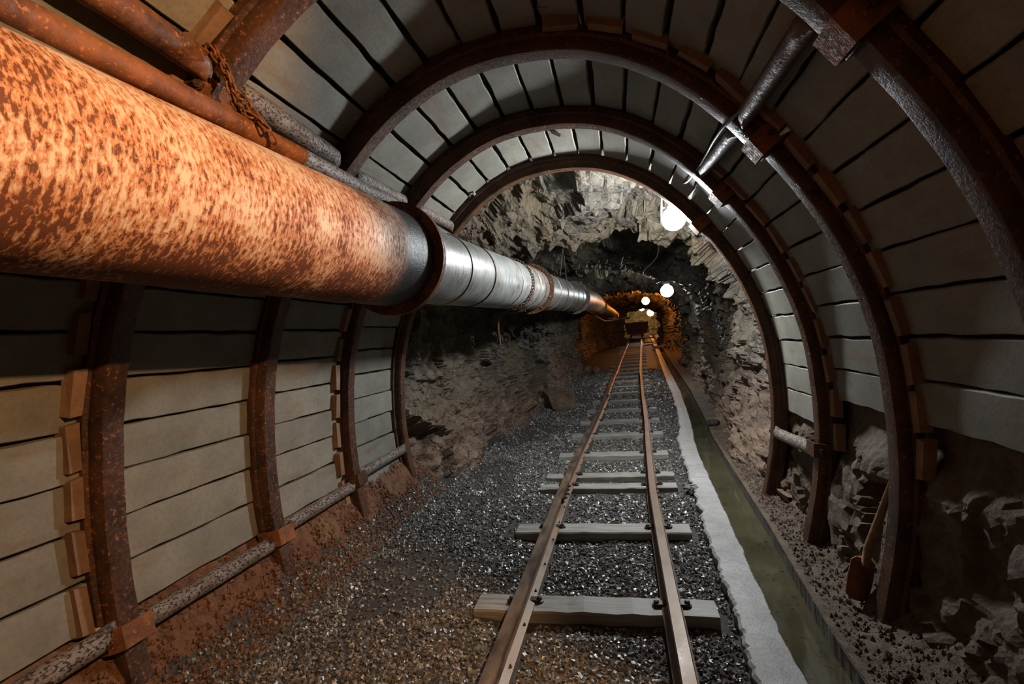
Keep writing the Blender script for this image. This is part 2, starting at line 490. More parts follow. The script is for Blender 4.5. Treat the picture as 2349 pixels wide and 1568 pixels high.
# ------------------------------------------------------------------ lined section: backing and slabs
def shell(name, s0, s1, off, y0, y1, label, cat, ny=8, ns=40, amp=0.0, mat=None):
    S = np.linspace(s0, s1, ns); Y = np.linspace(y0, y1, ny)
    P = np.array([(p[0], y, p[1]) for p in (arc_at(s, off)[0] for s in S) for y in Y])
    N = np.array([(n[0], 0, n[1]) for n in (arc_at(s, off)[2] for s in S) for y in Y])
    if amp:
        g1, g2, v = cells(P * 4.2, 81)
        P = P + N * (amp * (.55 * fbm(P * 3.1, 4, 83) + .45 * v + .28 * fbm(P * 15, 3, 85) - .35))[:, None] * smoothstep(.72, .50, P[:, 2])[:, None]
    i, j = np.meshgrid(np.arange(ns - 1), np.arange(ny - 1), indexing='ij'); k = (i * ny + j).ravel()
    F = np.ascontiguousarray(np.stack([k, k + ny, k + ny + 1, k + 1], 1))
    o = obj(name, P, F, mat or BACKFILL, None, not amp)
    return tag(o, label, cat, kind='structure')
SL, SR = s_at_z(1.85, -1), s_at_z(1.85, 1)
wall_left = shell('wall_left', 0, SL, .15, -3.2, 3.95, 'left wall of concrete lagging slabs behind the steel arches under the big pipe', 'wall')
wall_right = shell('wall_right', SR, SMAX, .15, -3.2, 3.95, 'right wall of concrete lagging slabs behind the steel arches above the ditch', 'wall', 260, 110, .13, BANK)
ceil_lined = shell('ceiling', SL, SR, .15, -3.2, 3.95, 'vaulted roof of concrete lagging slabs over the steel arches', 'ceiling')
def slab_mesh(k, L=.785, H=.1525, T=.05):
    rnd = random.Random(100 + k); n = 12
    V = []; F = []
    xs = [(-L / 2) + L * i / (n - 1) for i in range(n)]
    jt = [rnd.uniform(-.0035, .0035) for _ in xs]; jb = [rnd.uniform(-.0035, .0035) for _ in xs]
    for i, x in enumerate(xs):
        xx = x + (rnd.uniform(-.003, .003) if 0 < i < n - 1 else 0)
        for y, z in ((-H / 2 + jb[i], -T), (-H / 2 + jb[i], -.005), (-H / 2 + jb[i] + .004, 0), (H / 2 + jt[i] - .004, 0), (H / 2 + jt[i], -.005), (H / 2 + jt[i], -T)):
            V.append((xx, y, z))
    for i in range(n - 1):
        for j in range(6):
            a, b = i * 6 + j, i * 6 + (j + 1) % 6
            F.append([a, a + 6, b + 6, b])
    F.append([0, 1, 2, 3, 4, 5]); F.append([(n - 1) * 6 + j for j in range(6)][::-1])
    return make_mesh('lagging_slab', V, F, SLAB)
SLABS = [slab_mesh(k) for k in range(8)]
PITCH = .1555
def arcM(s, off, Y, tilt=0.0, yaw=0.0):
    p, t, n = arc_at(s, off)
    X = Vector((0, 1, 0)); Yv = Vector((t[0], 0, t[1])); Z = Vector((-n[0], 0, -n[1]))
    M = Matrix(((X[0], Yv[0], Z[0]), (X[1], Yv[1], Z[1]), (X[2], Yv[2], Z[2])))
    if M.determinant() < 0: M = Matrix(((-X[0], Yv[0], Z[0]), (-X[1], Yv[1], Z[1]), (-X[2], Yv[2], Z[2])))
    M = M.to_4x4() @ Matrix.Rotation(tilt, 4, 'X') @ Matrix.Rotation(yaw, 4, 'Z')
    return Matrix.Translation((p[0], Y, p[1])) @ M
SBOT_L = s_at_z(.375, -1)
BAYS = [(.64, 1.44), (1.44, 2.24), (2.24, 3.03), (3.03, 3.84)]
nslab = 0
for b, (y0, y1) in enumerate(BAYS):
    sbr = s_at_z([.88, .80, .68, .62][b], 1)
    s = SBOT_L + PITCH / 2 + [0, 0, .01, -.12][b]
    while s < sbr - PITCH * .2:
        par = wall_left if s < SL else (wall_right if s > SR else ceil_lined)
        rot = random.uniform(-.018, .018); offj = random.uniform(-.006, .008)
        skip = (b == 3 and abs(s - (s_at_z(1.93, 1))) < PITCH * .5)
        up = SL < s < SR
        me = SLABS[nslab % 8]
        M = arcM(s, LAGOFF + offj + .002, (y0 + y1) / 2, rot, random.uniform(-.008, .008) * (1.6 if up else .6))
        Ls = (y1 - y0) / .785
        if skip: M = M @ Matrix.Translation((-.035, 0, 0)); Ls *= .92
        place('lagging_slab', me, par, M @ Matrix.Diagonal((Ls, 1, 1, 1))); nslab += 1
        s += PITCH * (random.uniform(1.0, 1.03) if up else 1.0)
# wedge bricks along the arches
def brick_mesh(k):
    rnd = random.Random(300 + k); V = []
    for x, y, z in ((-1, -1, -1), (1, -1, -1), (1, 1, -1), (-1, 1, -1), (-.86, -.95, 1), (.86, -.95, 1), (.86, .95, 1), (-.86, .95, 1)):
        V.append((x * .025 + rnd.uniform(-.003, .003), y * .076 + rnd.uniform(-.006, .006), z * .020 + rnd.uniform(-.003, .003)))
    # chamfer ring
    me = make_mesh('wedge_brick', V, BOXF, BRICK); return me
BRICKS = [brick_mesh(k) for k in range(6)]
def brick_row(Y, z0, z1, side, lap=1.0):
    s0, s1 = s_at_z(z0, side), s_at_z(z1, side)
    if s1 < s0: s0, s1 = s1, s0
    s = s0
    while s < s1:
        k = random.randrange(6)
        par = wall_left if s < SL else (wall_right if s > SR else ceil_lined)
        M = arcM(s, LAGOFF - .004 + random.uniform(-.006, .008), Y + random.uniform(-.006, .006), random.uniform(-.05, .05), random.uniform(-.06, .06))
        place('wedge_brick', BRICKS[k], par, M @ Matrix.Diagonal((1, random.uniform(.9, 1.05), 1, 1)))
        s += .166 * random.uniform(.98, 1.1)
brick_row(1.44 - .090, .28, 1.62, -1); brick_row(1.44 - .090, 2.0, 2.16, -1)
brick_row(3.03 - .090, .35, 1.45, -1)
brick_row(2.24 - .090, .62, 2.40, 1)
brick_row(3.03 - .090, .55, 2.0, 1)

# ------------------------------------------------------------------ steel arches
SECT = [(-.066, .088), (-.066, .058), (-.056, .055), (-.050, .050), (-.048, .012), (-.040, .001), (-.034, 0), (.034, 0), (.040, .001),
        (.048, .012), (.050, .050), (.056, .055), (.066, .058), (.066, .088)]
def arch_seg(mb, s0, s1, Y, off=0.0, shrink=1.0):
    n = max(4, int((s1 - s0) / .045)); V = []; m = len(SECT)
    for s in np.linspace(s0, s1, n):
        for a, bb in SECT:
            p, t, nn = arc_at(s, off + bb * shrink)
            V.append((p[0], Y + a * shrink + .0012 * math.sin(s * 37 + Y), p[1]))
    F = []
    for i in range(n - 1):
        for j in range(m):
            a, c = i * m + j, i * m + (j + 1) % m
            F.append([a, c, c + m, a + m])
    F.append(list(range(m))[::-1]); F.append([(n - 1) * m + j for j in range(m)])
    return mb.add(V, F)
def band(mb, s, Y, w=.07, t=.008, off=-.008, hw=.060, depth=.085):
    """strap around the inner face of the section"""
    pts = [(-hw - .012, depth), (-hw - .012, depth * .45), (-hw * .86, off + .004), (hw * .86, off + .004), (hw + .012, depth * .45), (hw + .012, depth)]
    V = []; F = []
    for ss in (s - w / 2, s + w / 2):
        for a, bb in pts:
            p, tt, nn = arc_at(ss, bb); V.append((p[0], Y + a, p[1]))
        for a, bb in pts:
            sc = (hw + .012 + t) / (hw + .012)
            p, tt, nn = arc_at(ss, bb - (t if bb < depth * .8 else 0)); V.append((p[0], Y + a * sc, p[1]))
    m = 6
    for j in range(m - 1):
        F.append([m + j, m + j + 1, 3 * m + j + 1, 3 * m + j]); F.append([j, 2 * m + j, 2 * m + j + 1, j + 1])
        F.append([j, j + 1, m + j + 1, m + j]); F.append([2 * m + j, 3 * m + j, 3 * m + j + 1, 2 * m + j + 1])
    F.append([0, m, 3 * m, 2 * m]); F.append([m - 1, 3 * m - 1, 4 * m - 1, 2 * m - 1])
    mb.add(V, F)
def hexbolt(mb, c, axis, r=.012, h=.012):
    V, F = lathe([(0, r), (h, r), (h, r * .55), (h * 1.8, r * .55)], c, axis, 6); mb.add(V, F)
_BOLT = {}
def bolt(c, axis, r, h, mat, parent, name='bolt'):
    k = (round(r, 4), round(h, 4), mat.name)
    if k not in _BOLT:
        V, F = lathe([(0, r), (h, r), (h, r * .55), (h * 1.8, r * .55)], (0, 0, 0), (0, 0, 1), 6); _BOLT[k] = make_mesh('bolt', V, F, mat)
    q = Vector(axis).normalized().to_track_quat('Z', 'Y')
    return place(name, _BOLT[k], parent, Matrix.Translation(Vector([float(v) for v in c])) @ q.to_matrix().to_4x4())
ALAB = ['rusty steel arch rib with chain and small pipe tied to its shoulder', 'rusty steel arch rib with a shovel leaning against its foot',
        'dark steel arch rib, second before the bare rock tunnel', 'dark steel arch rib at the mouth of the bare rock tunnel']
arches = []
for Y, lab in zip(ARCHY, ALAB):
    a = thing('steel_arch', lab, 'arch', (AX, Y, 0), 'steel arch ribs of the lined tunnel')
    sl0, sr0 = s_at_z(1.98, -1), s_at_z(1.98, 1)
    m = MB(); arch_seg(m, s_at_z(-.03, -1) if False else 0.0, sl0 + .05, Y, .018, .94); m.build('leg', RUST, a, True)
    m = MB(); arch_seg(m, sr0 - .05, SMAX, Y, .018, .94); m.build('leg', RUST, a, True)
    m = MB(); arch_seg(m, sl0 - .16, sr0 + .16, Y, 0.0, 1.0); m.build('crown', RUST, a, True)
    for s in (sl0 - .11, sr0 + .11):
        m = MB(); band(m, s, Y, .085, .009, -.01, .062); c = m.build('clamp', RUST2, a)
        for sy in (-1, 1):
            p, t, n = arc_at(s, .06); bolt((p[0], Y + sy * .082, p[1]), (-n[0], 0, -n[1]), .013, .014, RUST, c)
    for o in a.children:
        o.data.set_sharp_from_angle(angle=math.radians(38)) if hasattr(o.data, 'set_sharp_from_angle') else None
    arches.append(a)

# ------------------------------------------------------------------ spacer struts
def strut(label, A, B, r, mat, flat=True, strap=None):
    A = np.array(A); B = np.array(B); L = np.linalg.norm(B - A); d = (B - A) / L
    t = thing('spacer_strut', label, 'strut', tuple((A + B) / 2), 'pipe struts between the arches')
    n = max(14, int(L / .03)); V = []; F = []; seg = 14
    up = np.array([0, 0, 1.0]); side = np.cross(d, up); side /= np.linalg.norm(side); up = np.cross(side, d)
    for i in range(n):
        u = i / (n - 1); e = min(u, 1 - u) * L
        k = float(smoothstep(0.0, .055, e)) if flat else 1.0
        for j in range(seg):
            a = 2 * math.pi * j / seg; rr = r * (1 + random.uniform(-.035, .035))
            V.append(tuple(A + d * L * u + side * rr * math.cos(a) * (.28 + .72 * k) + up * rr * math.sin(a) * (1.32 - .32 * k)))
    for i in range(n - 1):
        for j in range(seg):
            j2 = (j + 1) % seg; F.append([i * seg + j, i * seg + j2, (i + 1) * seg + j2, (i + 1) * seg + j])
    F.append(list(range(seg))[::-1]); F.append([(n - 1) * seg + j for j in range(seg)])
    obj('pipe', V, F, mat, t, True)
    if strap:
        for (s, Y) in strap:
            m = MB(); band(m, s, Y, .075, .008, -.009, .058); st = m.build('strap', RUST2 if Y < 2.5 else RUST, t)
            p, tt, nn = arc_at(s, .02)
            bolt((p[0], Y - .078, p[1]), (-nn[0] * .6, -.8, -nn[1] * .6), .016, .016, RUST, st)
    return t
def pt(z, side, Y, off=.035):
    p, t, n = arc_at(s_at_z(z, side), off); return (p[0], Y, p[1])
strut('rusty pitted pipe strut entering the lower left corner below the slabs', pt(.34, -1, .70), pt(.35, -1, 1.40), .036, GALV, True)
strut('pitted pipe strut under the slabs between chain arch and shovel arch, left wall', pt(.335, -1, 1.47), pt(.33, -1, 2.21), .034, GALV, True, [(s_at_z(.335, -1), 1.44)])
strut('grey pipe strut under the slabs past the shovel arch, left wall', pt(.37, -1, 2.27), pt(.375, -1, 3.0), .033, GALV, True, [(s_at_z(.35, -1), 2.24)])
strut('grey pipe strut low on left wall meeting the bare rock arch', pt(.42, -1, 3.06), pt(.425, -1, 3.81), .033, GALV, True, [(s_at_z(.40, -1), 3.03)])
strut('rough orange rusted pipe strut above the big pipe, ending at the chain', (-1.135, .55, 2.10), (-1.155, 1.40, 2.09), .042, RUST2, True)
strut('thick pitted pipe strut just past the chain arch above the thin pipe', (-1.135, 1.47, 2.06), (-1.19, 2.20, 2.075), .040, GALV, True, [(s_at_z(2.02, -1), 1.44)])
strut('short grey pipe strut above the big pipe past the shovel arch', (-1.16, 2.28, 2.03), (-1.20, 2.99, 2.08), .036, GALV, True)
strut('short grey pipe strut above the big bolted flange', (-1.16, 3.07, 2.06), (-1.165, 3.80, 2.09), .034, GALV, True)
strut('dark pipe strut high on the right between chain arch and shovel arch', pt(1.97, 1, 1.47), pt(1.985, 1, 2.21), .036, RUSTDARK, True)
strut('dark pipe strut high on the right next to the lamp cable', pt(1.985, 1, 2.27), pt(2.02, 1, 3.0), .034, RUSTDARK, True)
strut('mud crusted pipe strut low on the right wall by the rock', pt(.50, 1, 3.07), pt(.46, 1, 3.80), .036, GALV, True, [(s_at_z(.52, 1), 3.03)])

# ------------------------------------------------------------------ bare rock tunnel
SY = [3.6, 4.3, 5.0, 5.6, 6.1, 7.1, 9.1, 10.2, 11, 13, 14.6, 15.6, 18, 20.5, 24, 25.4, 26.2, 27, 30, 36]
SXL = [-1.86, -1.88, -1.78, -1.70, -1.68, -1.62, -1.52, -1.48, -1.5, -1.35, -1.06, -1.45, -1.55, -1.35, -1.0, -.3, .40, -.2, -.5, -.3]
SXR = [1.30, 1.30, 1.24, 1.22, 1.30, 1.42, 1.58, 1.60, 1.72, 1.85, 1.9, 1.95, 2.15, 2.05, 2.1, 2.05, 2.02, 2.5, 2.6, 2.4]
SH = [2.62, 2.70, 2.52, 2.30, 2.62, 2.62, 2.40, 2.28, 2.62, 2.45, 2.18, 2.45, 2.40, 2.32, 2.05, 1.80, 1.66, 1.8, 1.9, 1.8]
STL = [.12, .22, .26, .24, .22, .18, .2, .16, .16, .14, .1, .2, .2, .2, .2, .15, .1, .1, .1, .1]
STR = [.22, .26, .26, .18, .16, .16, .16, .16, .14, .12, .12, .12, .12, .12, .1, .1, .1, .1, .1, .1]
def rock_grid():
    Ys = [3.62]
    while Ys[-1] < 34.0: Ys.append(Ys[-1] + .0047 * Ys[-1])
    Ys = np.array(Ys); nL, nC = 90, 180
    xl, xr, H, tl, tr = (np.interp(Ys, SY, s) for s in (SXL, SXR, SH, STL, STR))
    z0 = floorz(Ys)
    cols = []
    zs = .55 * H
    for t in np.linspace(0, 1, nL, endpoint=False):
        z = -.2 + (zs + .2) * t
        lean = tl * np.clip(1 - np.maximum(z, 0) / .75, 0, 1) ** 1.6
        cols.append(np.stack([xl + lean, Ys, z0 + z], 1))
    n = 2.5
    for a in np.linspace(math.pi, 0, nC):
        c, s = math.cos(a), math.sin(a)
        x = (xl + xr) / 2 + (xr - xl) / 2 * np.sign(c) * abs(c) ** (2 / n)
        z = zs + (H - zs) * abs(s) ** (2 / n)
        cols.append(np.stack([x, Ys, z0 + z], 1))
    for t in np.linspace(0, 1, nL, endpoint=False)[::-1]:
        z = -.2 + (zs + .2) * t
        lean = tr * np.clip(1 - np.maximum(z, 0) / .75, 0, 1) ** 1.6
        cols.append(np.stack([xr - lean, Ys, z0 + z], 1))
    G = np.stack(cols, 1)                 # (nY, nT, 3)
    nY, nT = G.shape[:2]
    P = G.reshape(-1, 3)
    ctr = np.stack([np.repeat((xl + xr) / 2, nT), np.repeat(Ys, nT), np.repeat(z0 + .9, nT)], 1)
    D = P - ctr; D /= np.linalg.norm(D, axis=1)[:, None]
    D[:, 1] = .25 * fbm(P * 1.1, 2, 90)
    W = P * np.array([1, .85, 1.1])
    warp = np.stack([fbm(W * 1.3, 3, 40 + 3 * k) for k in range(3)], 1) * .35
    big = fbm(W * .85 + warp, 4, 1)
    f1, f2, v1 = cells(W * 2.3 + warp * 1.6, 20)
    g1, g2, v2 = cells(W * np.array([6, 5, 7]) + warp * 3, 50)
    crack = 1 - smoothstep(.0, .10, f2 - f1)
    rid = fbm(W * 5.5 + warp * 2, 4, 70, .55, True)
    fine = fbm(W * 17, 3, 110)
    disp = .20 * big + .15 * v1 + .05 * v2 - .05 * rid - .0 * crack + .028 * fine + .030 * fbm(W * 9 + warp * 2, 3, 140)
    # near the arch mouth keep the rock clear of the steel
    disp = disp + .10 * (1 - smoothstep(3.6, 4.1, P[:, 1])) 
    P = P + D * disp[:, None]
    return P.reshape(nY, nT, 3), nL, nC
G, nL, nC = rock_grid()
def rock_piece(name, j0, j1, label, cat):
    S = G[:, j0:j1 + 1]; nY, nT = S.shape[:2]
    i, j = np.meshgrid(np.arange(nY - 1), np.arange(nT - 1), indexing='ij')
    a = (i * nT + j).ravel()
    F = np.stack([a, a + 1, a + nT + 1, a + nT], 1)[:, ::-1]
    o = obj(name, S.reshape(-1, 3), np.ascontiguousarray(F), ROCK, None, False)
    return tag(o, label, cat, kind='structure')
rock_piece('wall_rock_left', 0, nL + 22, 'rough rock wall under the big pipe beyond the last arch', 'wall')
rock_piece('ceiling_rock', nL + 22, nL + nC - 22, 'jagged rock roof of the tunnel beyond the last arch', 'ceiling')
rock_piece('wall_rock_right', nL + nC - 22, G.shape[1] - 1, 'rough rock wall along the ditch beyond the last arch', 'wall')
# end face of the heading
def end_wall():
    n = 60; V = []; F = []
    xs = np.linspace(-1.4, 3.4, n); zs = np.linspace(.3, 3.4, n)
    P = np.array([(x, 33.2, z) for z in zs for x in xs])
    P[:, 1] += .35 * fbm(P * 1.2, 4, 3) + .12 * fbm(P * 5, 3, 9)
    for i in range(n - 1):
        for j in range(n - 1):
            a = i * n + j; F.append([a, a + 1, a + n + 1, a + n])
    t = NT('yellow_end_rock'); c = t.coord(); nn = t.noise(c, 6, 6, .6)
    mat = t.fin(t.ramp(nn, [(.3, (.07, .065, .018)), (.7, (.24, .22, .06))]), .7, 0, t.bump(nn, .8, .05))
    tag(obj('wall_end', P, F, mat), 'mossy yellow rock face at the far end behind the mine cart', 'wall', kind='structure')
end_wall()

# ------------------------------------------------------------------ floor, banks, ditch
DY = [-3.2, 1.83, 2.13, 2.69, 3.28, 4.09, 4.9, 5.85, 6.3, 7.4, 9.9, 13.2, 18.5, 24, 33]
DXA = [.36, .375, .385, .405, .435, .472, .505, .556, .62, .735, .885, 1.04, 1.30, 1.55, 1.9]
DXB = [.51, .535, .535, .562, .590, .625, .660, .727, .78, .875, 1.06, 1.22, 1.46, 1.7, 2.05]
DXC = [.69, .705, .712, .750, .790, .830, .868, .922, .96, 1.058, 1.24, 1.40, 1.62, 1.85, 2.2]
def ditch(Y): return (np.interp(Y, DY, d) for d in (DXA, DXB, DXC))
SLY = [2.20, 3.11, 4.01, 4.33, 5.08, 6.07, 7.02, 8.02, 9.05, 10.05] + [11.0 + .98 * k for k in range(14)]
CY = [-3.2, 1.6, 2.3, 3.6, 5.2, 6.4, 8.7, 13.0, 18.8, 25.1, 31]
CX = [-.185, -.172, -.165, -.147, -.098, -.05, .029, .169, .436, .756, 1.07]
def trackx(Y): return np.interp(Y, CY, CX)
def ground(X, Y):
    """height of the gravel bed"""
    X = np.asarray(X, float); Y = np.asarray(Y, float)
    P = np.stack([X, Y, np.zeros_like(X)], -1).reshape(-1, 3)
    z = floorz(Y) + (.012 * fbm(P * 2.5, 3, 5) + .005 * fbm(P * 9, 2, 8)).reshape(X.shape)
    # heap of red earth under the slabs
    z = z + .36 * smoothstep(-1.46, -1.80, X) * (1 - smoothstep(3.9, 4.6, Y)) + (.05 * np.maximum(fbm(P * 6, 3, 14), 0)).reshape(X.shape) * smoothstep(-1.35, -1.6, X)
    # shallow hollow on the near side of each sleeper
    for ys in SLY:
        tx = trackx(ys)
        z = z - .028 * np.exp(-((Y - (ys - .05)) / .05) ** 2) * smoothstep(.58, .40, np.abs(X - tx))
    xa = np.interp(Y, DY, DXA)
    z = z - .03 * smoothstep(xa - .10, xa, X)
    return z
def strip_mesh(name, xs_fn, Ys, nx, zfn, mat, label, cat, smooth=True):
    V = []; F = []
    X = np.stack([np.linspace(*xs_fn(y), nx) for y in Ys]); Yg = np.repeat(Ys[:, None], nx, 1)
    Z = zfn(X, Yg); V = np.stack([X, Yg, Z], -1).reshape(-1, 3)
    i, j = np.meshgrid(np.arange(len(Ys) - 1), np.arange(nx - 1), indexing='ij'); a = (i * nx + j).ravel()
    F = np.stack([a, a + 1, a + nx + 1, a + nx], 1)
    return tag(obj(name, V, np.ascontiguousarray(F), mat, None, smooth), label, cat, kind='structure')
YF = np.concatenate([np.arange(-3.2, 1.2, .2), np.arange(1.2, 6, .025), np.arange(6, 12, .06), np.arange(12, 34, .2)])
strip_mesh('floor', lambda y: (-1.62 - .75 * float(smoothstep(3.9, 4.5, y)), float(np.interp(y, DY, DXA)) + .02), YF, 90, ground, GRIT,
           'gravel covered tunnel floor under and beside the rails', 'floor')
strip_mesh('floor_earth', lambda y: (-2.05, -1.52), np.arange(-3.2, 4.3, .025), 40,
           lambda X, Y: ground(X, Y) + .02 * smoothstep(-1.56, -1.66, X) - .012 + .03 * fbm(np.stack([X, Y, X * 0], -1).reshape(-1, 3) * 11, 3, 31).reshape(X.shape) * smoothstep(-1.5, -1.62, X), EARTH,
           'strip of reddish earth along the foot of the left slabs', 'ground', False)
# kerb, channel, water
YK = np.concatenate([np.arange(-3.2, 1.4, .2), np.arange(1.4, 8, .018), np.arange(8, 33, .15)])
def loft(name, sec_fn, mat, label, cat, smooth=False):
    V = []; F = []; m = None
    for y in YK:
        s = sec_fn(y); m = len(s); V += [(x, y, z) for x, z in s]
    for i in range(len(YK) - 1):
        for j in range(m - 1):
            a = i * m + j; F.append([a, a + 1, a + m + 1, a + m])
    return tag(obj(name, V, F, mat, None, smooth), label, cat, kind='structure')
def jag(y, k, amp):
    P = np.array([[y * 6.5, k, 0.3]]); Q = np.array([[y * 24, k, 7.3]])
    return amp * float(vnoise(P, k)[0] * .7 + .5 * vnoise(Q, k)[0] + .45 * vnoise(Q * np.array([[2.3, 1, 1]]), k + 1)[0])
def sec_kerb(y):
    a, b, c = (float(v) for v in ditch(y)); z = float(floorz(y))
    ja, jb = jag(y, 3, .018), jag(y, 5, .007)
    return [(a + ja + .012, z - .10), (a + ja, z + .018), (a + ja + .012, z + .028), ((a + b) / 2, z + .032), (b + jb - .008, z + .028), (b + jb, z + .015), (b - .004, z - .13)]
loft('trim_kerb', sec_kerb, KERB, 'pale rough concrete kerb between the rails and the ditch', 'kerb')
loft('trim_channel', lambda y: [(float(np.interp(y, DY, DXB)) - .02, float(floorz(y)) - .11), (float(np.interp(y, DY, DXC)) + .03, float(floorz(y)) - .11)], APRON, 'concrete bed of the drainage ditch', 'ditch')
w = loft('ditch_water', lambda y: [(float(np.interp(y, DY, DXB)) - .003, float(floorz(y)) - .052), (float(np.interp(y, DY, DXC)) + .015, float(floorz(y)) - .052)], WATER, 'murky olive water standing in the narrow ditch', 'water', True)
w['kind'] = 'stuff'
TOEY = [-3.2, 1.9, 2.36, 3.36, 4.17, 5.0, 7.1, 10, 15, 20, 33]
TOEX = [.90, .93, .95, 1.06, 1.12, 1.12, 1.30, 1.50, 1.78, 1.95, 2.2]
def bank_z(X, Y):
    c = np.interp(Y, DY, DXC); toe = np.interp(Y, TOEY, TOEX)
    P = np.stack([X, Y, X * 0], -1).reshape(-1, 3)
    n = fbm(P * 3.2, 4, 61).reshape(X.shape); f = fbm(P * 17, 3, 66).reshape(X.shape); n2 = fbm(P * 8, 3, 64, .5, True).reshape(X.shape)
    t = smoothstep(toe - .06, toe + .30, X)
    lined = (1 - smoothstep(3.85, 4.2, Y))
    z = floorz(Y) + .030 + .012 * f * smoothstep(c, c + .1, X) + lined * t * (.30 + .70 * smoothstep(2.05, 2.45, Y)) * (.66 + .30 * n + .12 * n2 + .04 * f) + (1 - lined) * t * (.15 + .1 * n)
    return z
YB = np.concatenate([np.arange(-3.2, 1.2, .1), np.arange(1.2, 5.2, .016), np.arange(5.2, 10, .05), np.arange(10, 33, .2)])
loft('trim_channel_side', lambda y: [(float(np.interp(y, DY, DXC)) + .004 + jag(y, 9, .004), float(floorz(y)) - .13), (float(np.interp(y, DY, DXC)) + jag(y, 9, .006), float(floorz(y)) + .034)], APRON, 'concrete side of the ditch below the dirt covered ledge', 'ditch')
strip_mesh('floor_ledge', lambda y: (float(np.interp(y, DY, DXC)) - .002, 1.50 + .25 * float(smoothstep(4, 7, y)) + .6 * float(smoothstep(7, 20, y))), YB, 70, bank_z, BANK,
           'dirt covered concrete ledge and rubble bank right of the ditch', 'ground', False)

# ------------------------------------------------------------------ gravel stones
def gravel():
    base = np.array([(-1, -1, -1), (1, -1, -1), (1, 1, -1), (-1, 1, -1), (-1, -1, 1), (1, -1, 1), (1, 1, 1), (-1, 1, 1)], float) * .62
    tri = np.array([(0, 2, 1), (0, 3, 2), (4, 5, 6), (4, 6, 7), (0, 1, 5), (0, 5, 4), (1, 2, 6), (1, 6, 5), (2, 3, 7), (2, 7, 6), (3, 0, 4), (3, 4, 7)])
    zones = [(1.30, 3.2, 21000, .0072, .0125), (3.2, 5.5, 15000, .0085, .0145), (5.5, 9.5, 11000, .011, .019), (9.5, 15, 6000, .016, .028)]
    XS, YS, RS = [], [], []
    for y0, y1, n, r0, r1 in zones:
        Y = RNG.uniform(y0, y1, n); xa = np.interp(Y, DY, DXA)
        xl = np.where(Y < 4.2, -1.60, -1.5)
        X = xl + (xa - .005 - xl) * RNG.uniform(0, 1, n)
        # trampled fines show through between the rails
        bare = fbm(np.stack([X * 1.7, Y * 1.5, X * 0], 1), 2, 77)
        keep = (bare < .33) | (RNG.uniform(0, 1, n) < .25)
        X, Y = X[keep], Y[keep]
        XS.append(X); YS.append(Y); RS.append(RNG.uniform(r0, r1, len(X)))
    X, Y, r = np.concatenate(XS), np.concatenate(YS), np.concatenate(RS)
    on = np.zeros(len(X), bool)
    for ys in SLY: on |= (np.abs(Y - (ys + .07)) < .085) & (np.abs(X - trackx(Y)) < .54)
    for sgn in (-1, 1): on |= np.abs(X - (trackx(Y) + sgn * .315)) < .05
    X, Y, r = X[~on], Y[~on], r[~on]
    N = len(X); Z = ground(X, Y)
    V = base[None] * (1 + RNG.uniform(-.42, .30, (N, 8, 3)))
    V = V * r[:, None, None] * np.stack([RNG.uniform(.9, 1.5, N), RNG.uniform(.7, 1.1, N), RNG.uniform(.5, .9, N)], 1)[:, None]
    q = RNG.normal(size=(N, 4)) * np.array([1, .45, .45, 1]); q /= np.linalg.norm(q, axis=1)[:, None]
    a, b, c, d = q.T
    Rm = np.stack([np.stack([1 - 2 * (c * c + d * d), 2 * (b * c - a * d), 2 * (b * d + a * c)], 1),
                   np.stack([2 * (b * c + a * d), 1 - 2 * (b * b + d * d), 2 * (c * d - a * b)], 1),
                   np.stack([2 * (b * d - a * c), 2 * (c * d + a * b), 1 - 2 * (b * b + c * c)], 1)], 1)
    V = np.einsum('nij,nkj->nki', Rm, V) + np.stack([X, Y, Z + r * .22], 1)[:, None]
    F = (tri[None] + (np.arange(N) * 8)[:, None, None]).reshape(-1, 3)
    o = obj('gravel', V.reshape(-1, 3), np.ascontiguousarray(F), GRAVEL)
    tone = np.repeat(np.clip(RNG.beta(2, 2.6, N) * .95 + (RNG.uniform(0, 1, N) > .975) * .4, 0, 1), 8)
    at = o.data.attributes.new('tone', 'FLOAT', 'POINT'); at.data.foreach_set('value', tone.astype(np.float32))
    tag(o, 'wet dark gravel spread around the rails', 'gravel', kind='stuff')
gravel()

# rubble crumbs on the two banks, too many to count
def crumbs(name, n, xf, y0, y1, zf, r0, r1, mat, label):
    base = np.array([(0, 0, 1), (.9, 0, .1), (0, .9, .1), (-.9, 0, 0), (0, -.9, 0), (0, 0, -1)], float)
    tri = np.array([(0, 1, 2), (0, 2, 3), (0, 3, 4), (0, 4, 1), (5, 2, 1), (5, 3, 2), (5, 4, 3), (5, 1, 4)])
    Y = RNG.uniform(y0, y1, n); a, b = xf(Y); X = a + (b - a) * RNG.uniform(0, 1, n)
    r = r0 + (r1 - r0) * RNG.uniform(0, 1, n) ** 3
    V = base[None] * (1 + RNG.uniform(-.45, .35, (n, 6, 3))) * r[:, None, None]
    th = RNG.uniform(0, 6.28, n); c, s = np.cos(th), np.sin(th)
    V = np.stack([V[..., 0] * c[:, None] - V[..., 1] * s[:, None], V[..., 0] * s[:, None] + V[..., 1] * c[:, None], V[..., 2]], -1)
    V = V + np.stack([X, Y, zf(X, Y) + r * .3], 1)[:, None]
    F = (tri[None] + (np.arange(n) * 6)[:, None, None]).reshape(-1, 3)
    tag(obj(name, V.reshape(-1, 3), np.ascontiguousarray(F), mat), label, 'rubble', kind='stuff')
crumbs('earth_crumbs', 11000, lambda Y: (np.full_like(Y, -1.80), np.full_like(Y, -1.50)), 1.3, 4.2, ground, .003, .017, EARTH, 'loose red earth crumbs along the foot of the left wall')
